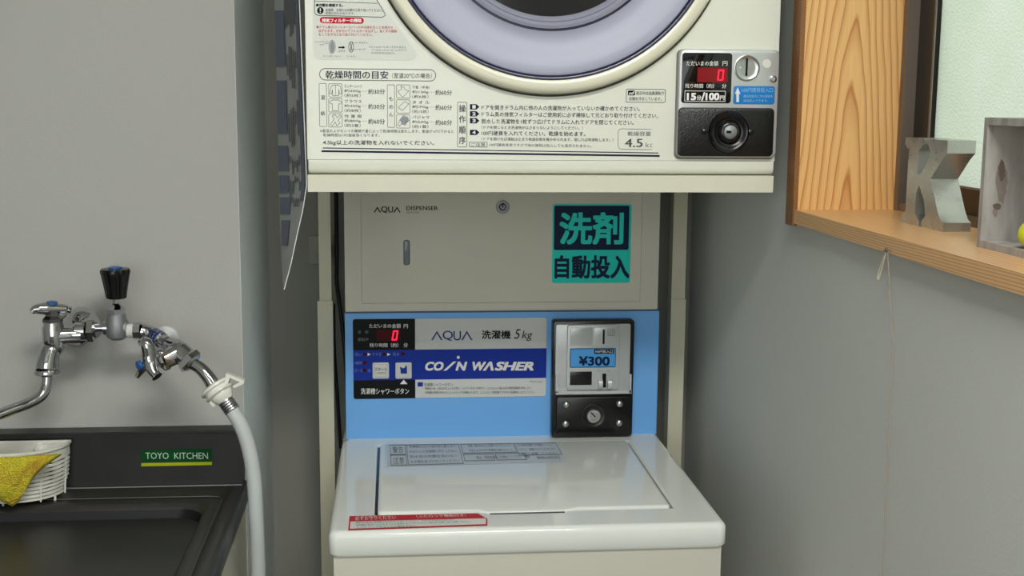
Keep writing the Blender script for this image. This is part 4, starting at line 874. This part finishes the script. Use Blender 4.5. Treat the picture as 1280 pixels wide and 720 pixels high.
for tx, x1, y0, h, sl2, ink in (('ドアを開きドラム内に他の人の洗濯物が入っていないか確かめてください。', 799.5, 131.2, 6, 3.2, 'navy'), ('ドラム奥の排気フィルターはご使用前に必ず掃除して元どおり取り付けてください。', 822.5, 139.6, 6, 4, 'navy'), ('脱水した洗濯物を1枚ずつ広げてドラムに入れてドアを閉じてください。', 792, 148.4, 6, 3.4, 'navy'),
        ('（ドアを閉じるとき洗濯物がはさまらないようにしてください。）', 728.5, 157.0, 4.2, 1.8, G), ('100円硬貨を入れてください。乾燥を始めます。', 731.7, 163.4, 5.8, 2.0, 'navy'), ('（ドアを開ければ運転は止まり乾燥状態を確かめられます。閉じれば再運転します。）', 766.7, 171.4, 4.2, 2.6, G)):
    g.text(ink, tx, 601.8, y0, x1, y0 + h, slope=sl2 * .55, bold=.004)
g.outline(G, 586.3, 177.4, 609.2, 184, r=.8, t=.6); g.text(G, 'ご注意', 588.6, 178.6, 606.6, 182.8); g.text(G, '100円硬貨専用ですので他の硬貨は投入しても返却されません。', 611.4, 179, 739.4, 182.9, slope=1.4)
g.line('soft', [(814, 161.6), (776, 161), (773.4, 162.4), (772.6, 165), (772.6, 182.6), (774, 185.6), (777, 186.4), (815, 187)], .6); g.text('soft', '乾燥容量', 784.4, 164.2, 813.6, 169.8, bold=.004); g.text(G, '4.5', 781, 173.4, 803.3, 183.8, bold=.012); g.text('soft', 'k', 807, 178.2, 811.4, 184, bold=.0); g.text('soft', 'c', 812.4, 179.6, 815, 184.2)
g.outline(G, 782.4, 111.2, 832, 128.2, r=1.8, t=.7); g.rect('black', 784.8, 113.2, 793.6, 119.2, r=1); g.text('white', 'cd', 786, 114.2, 792.6, 118.4, shear=.3, bold=.02); g.text(G, '表示中は送風運転で', 795, 114, 830.2, 118.6, bold=.01, slope=.3); g.text(G, '衣類を冷ましています。', 786, 121, 827, 125.6, bold=.01, slope=.3)
g.done(cab)

# coin control panel of the dryer
YQ = YFR - .008
cf = cpx(848, 61.6, 972.6, 197, YFR + .0005, YQ, .007, .0025, 'coin_panel', M_silver, cab, 'silver coin control panel')
cpx(844.6, 62.2, 970, 199, YFR + .0005, YFR - .003, .007, .002, 'panel_gasket', mat('grey_gasket', (120, 116, 108), .5), cab)
cpx(852.2, 66, 914.6, 129, YQ + .0005, YQ - .0006, .004, .0004, 'display_glass', mat('display_black', (14, 13, 17), .08), cf)
g = Sheet('Y', YQ - .0006, .0003)
g.text('white', 'ただいまの金額', 857.8, 76.2, 897.8, 82.4, bold=.01); g.text('white', '円', 903, 76.4, 909.2, 82.4, bold=.01)
g.rect('window_red', 871.6, 84.6, 909.3, 103); seven(g, 896.2, 87, 903.8, 100.8, 1.8, .1)
g.text('white', '残り時間（約）', 856.2, 104.6, 892.4, 110.2, bold=.01); g.text('white', '分', 902.2, 104.8, 907.8, 110.4, bold=.01)
g.outline('white', 855.6, 113.4, 906.8, 127, r=.4, t=.7); g.text('white2', '15', 858.4, 116.2, 870, 125.4, bold=.035); g.text('white2', '分', 870.8, 119.2, 876.4, 125, bold=.02); g.text('white2', '/', 876.4, 115.4, 881.2, 125.8, bold=.02); g.text('white2', '100', 881.8, 116, 899, 125.4, bold=.035); g.text('white2', '円', 899.6, 119.6, 905.4, 125.2, bold=.02)
g.done(cf, {'led': 'digit_display', 'window_red': 'red_display_window'})
p = onY(933.6, 85, YQ); c0 = V((p.x, YQ, p.z))
b = BM(); lathe(b, [(.0168, 0), (.0168, .0012), (.0158, .0016), (.0145, .0006), (.010, -.0004 + .0006), (.0003, .0004)], c0, (0, -1, 0), 40); obj('coin_disc', b, M_steel, cf, smooth=True, angle=40)
g = Sheet('Y', YQ - .0009, .0003); g.line('black', [(934, 73), (933, 95)], 2.2); g.disc('white', 925.4, 84.4, 1.2); g.done(cf, {'black': 'coin_slot', 'white': 'dot'})
b = BM(); p = onY(958.4, 79.6, YQ); lathe(b, [(.0058, 0), (.0056, .0006), (.0003, .0007)], V((p.x, YQ, p.z)), (0, -1, 0), 24); obj('round_plug', b, mat('pale_plug', (222, 222, 214), .4), cf, smooth=True)
b = BM(); p = onY(966.4, 98.6, YQ); lathe(b, [(.0048, 0), (.0046, .0012), (.003, .0020), (.0026, .0012), (.0003, .0012)], V((p.x, YQ, p.z)), (0, -1, 0), 20); obj('screw', b, M_steel, cf, smooth=True)
sb_ = cpx(916.8, 107.6, 968.4, 130.4, YQ + .0005, YQ - .0005, .003, .0002, 'blue_sticker', INK['stickerbl'], cf)
g = Sheet('Y', YQ - .0005, .0003); g.text('palebl', '100円硬貨投入口', 927.4, 109.8, 966, 115.4); g.text('palebl', '運転時間内に次の硬貨を', 929, 118.6, 966, 122.2); g.text('palebl', '追加投入できます。', 929, 124, 960, 127.6)
g.px('white', [(920.4, 127.6), (923.6, 127.6), (923.6, 117.4), (925.4, 117.4), (922, 109.2), (918.6, 117.4), (920.4, 117.4)]); g.done(cf, {'white': 'arrow'})
YR = YQ - .0022
cpx(847.6, 134.6, 967.4, 195.6, YQ + .0005, YR, .006, .0014, 'lock_plate', M_blacksp, cf, 'speckled black lock plate')
p = onY(911, 165, YR); c0 = V((p.x, YR, p.z))
b = BM(); lathe(b, [(.0275, -.001), (.0262, .003), (.0235, .0055), (.021, .005), (.0185, .0022), (.016, .0020), (.0145, .005), (.012, .0075), (.009, .0078)], c0, (0, -1, 0), 48); obj('lock_ring', b, M_black, cf, smooth=True, angle=50)
b = BM(); lathe(b, [(.0088, .006), (.0088, .0085), (.007, .0098), (.0003, .0100)], c0, (0, -1, 0), 28); obj('lock_barrel', b, M_cast, cf, smooth=True, angle=50)
g = Sheet('Y', YR - .0102, .0002); g.rect('black', 908, 163.4, 914, 166.6, r=.6); g.done(cf, {'black': 'keyhole'})
for x, y in ((880.4, 164), (937.6, 165)):
    b = BM(); p = onY(x, y, YR); lathe(b, [(.0042, 0), (.004, .0018), (.002, .003), (.0003, .0032)], V((p.x, YR, p.z)), (0, -1, 0), 18); obj('stud', b, M_black, cf, smooth=True)

# ------------------------------------------------------------------ poster hanging from the dryer's left side
NU, NV = 10, 30
b = BM(); F, K_ = [], []
RE = [(372, -60), (374.5, 0), (379, 110), (382.5, 200), (383.5, 232), (379, 262), (372, 292), (364, 330), (355.5, 362)]
LE = [(341, -60), (343, 0), (346, 110), (348, 200), (348.5, 232), (349.5, 262), (350.5, 292), (352, 330), (354, 361)]
def ev(P, t):
    q = t * (len(P) - 1); k = min(int(q), len(P) - 2); f = q - k; return (lerp(P[k][0], P[k + 1][0], f), lerp(P[k][1], P[k + 1][1], f))
def sheetp(u, v):
    (xr, yr), (xl, yl) = ev(RE, v), ev(LE, v); hang = max(0, (v - .5) / .5)
    Y = lerp(1.594, 1.70, u) - .03 * hang
    x = lerp(xr, xl, u) ; return onY(x, lerp(yr, yl, u), Y)
gr = [[sheetp(i / NU, j / NV) for j in range(NV + 1)] for i in range(NU + 1)]
for s_ in (0, .0006):
    vs = [[b.verts.new(p + V((s_ * .9, s_ * .4, 0))) for p in c_] for c_ in gr]
    for i in range(NU):
        for j in range(NV): b.faces.new((vs[i][j], vs[i + 1][j], vs[i + 1][j + 1], vs[i][j + 1]))
po = thing('hanging_poster', gr[0][10], 'greyish plastic poster hanging edge-on from the left side of the dryer', 'poster')
obj('poster_sheet', b, mat('translucent_grey_sheet', (138, 143, 140), .4, var=.12, vscale=30), po, smooth=True)
b = BM(); tube(b, [p + V((-.0003, -.0006, 0)) for p in gr[0]], .0006, 6); obj('lit_edge', b, INK['white'], po, smooth=True)  # white strip: light catching the sheet's edge is put into the colour
def gpos(u, v):
    a, c = u * NU, v * NV; i, j = min(int(a), NU - 1), min(int(c), NV - 1)
    return gr[i][j].lerp(gr[i + 1][j], a - i).lerp(gr[i][j + 1].lerp(gr[i + 1][j + 1], a - i), c - j)
def pquads(ink, rects, name, off=.0013):
    b = BM()
    for (u0_, v0_, u1_, v1_) in rects:
        n = max(2, int((v1_ - v0_) * NV * 2))
        for j in range(n):
            va, vb = lerp(v0_, v1_, j / n), lerp(v0_, v1_, (j + 1) / n)
            q = [gpos(u0_, va), gpos(u1_, va), gpos(u1_, vb), gpos(u0_, vb)]
            b.faces.new([b.verts.new(p + V((-off * .8, -off * .4, 0))) for p in q])
    obj(name, b, INK[ink], po)
pquads('photoblue', [(.03, .0, .16, .58)], 'printed_band')
for q in ((.62, .14, .97, .22), (.62, .24, .97, .33), (.62, .35, .97, .43), (.62, .45, .96, .54), (.55, .56, .95, .65), (.50, .68, .9, .80)): pquads('photoblue', [q], 'printed_picture')
rr = random.Random(3)
for u_ in (.2, .28, .36, .44, .53):
    for k2 in range(7):
        v_ = k2 * .09 + rr.uniform(0, .03); pquads('photodark', [(u_, v_, u_ + .04, v_ + rr.uniform(.02, .07))], 'printed_text')
pquads('photodark', [(.17, .0, .6, .16)], 'printed_heading')

# ------------------------------------------------------------------ cables behind the washer, tie, socket
b = BM(); tube(b, smoothpts([onY(420, 240, 2.13), onY(421, 320, 2.13), onY(421, 352, 2.12), onY(426, 392, 2.11), onY(431, 440, 2.105), onY(437, 520, 2.105)], 6), .0035, 10)
tag(obj('power_cord', b, M_cord, None, smooth=True), 'black cord curving down behind the blue washer panel', 'cord')
b = BM(); tube(b, smoothpts([onY(417, 380, 2.14), onY(418, 440, 2.14), onY(422, 500, 2.14), onY(426, 560, 2.14)], 6), .003, 10)
tag(obj('earth_wire', b, M_cord, None, smooth=True), 'thin dark wire hanging straight beside the left stand pole', 'wire')
b = BM(); p = onY(429, 552, 1.985)
tube(b, smoothpts([onY(423, 562, 1.975), onY(426, 554, 1.98), onY(430, 550, 1.985), onY(434, 549.5, 1.990)], 5), .0009, 6); tube(b, smoothpts([onY(424, 553, 1.975), onY(429, 554, 1.98), onY(436, 552.5, 1.987)], 5), .0008, 6)
for v_ in b.verts: v_.co.z = max(v_.co.z, WZ + .001)
tag(obj('plastic_tie', b, M_hose, None, smooth=True), 'tiny pale plastic tie at the left foot of the blue panel', 'tie')
so = thing('wall_socket', onY(394, 310, YB), 'pale wall socket plate half hidden behind the left stand pole', 'socket')
a, c = onY(386, 330, YB), onY(418, 294, YB)
obj('cover_plate', plate(BM(), a.x, a.z, c.x, c.z, YB, YB - .006, .003, .001), mat('aged_socket_plastic', (158, 156, 146), .5), so, smooth=True, angle=35)
obj('plug', box(BM(), c.x - .022, c.x - .004, YB - .03, YB - .006, (a.z + c.z) / 2 - .012, (a.z + c.z) / 2 + .012), M_cord, so)
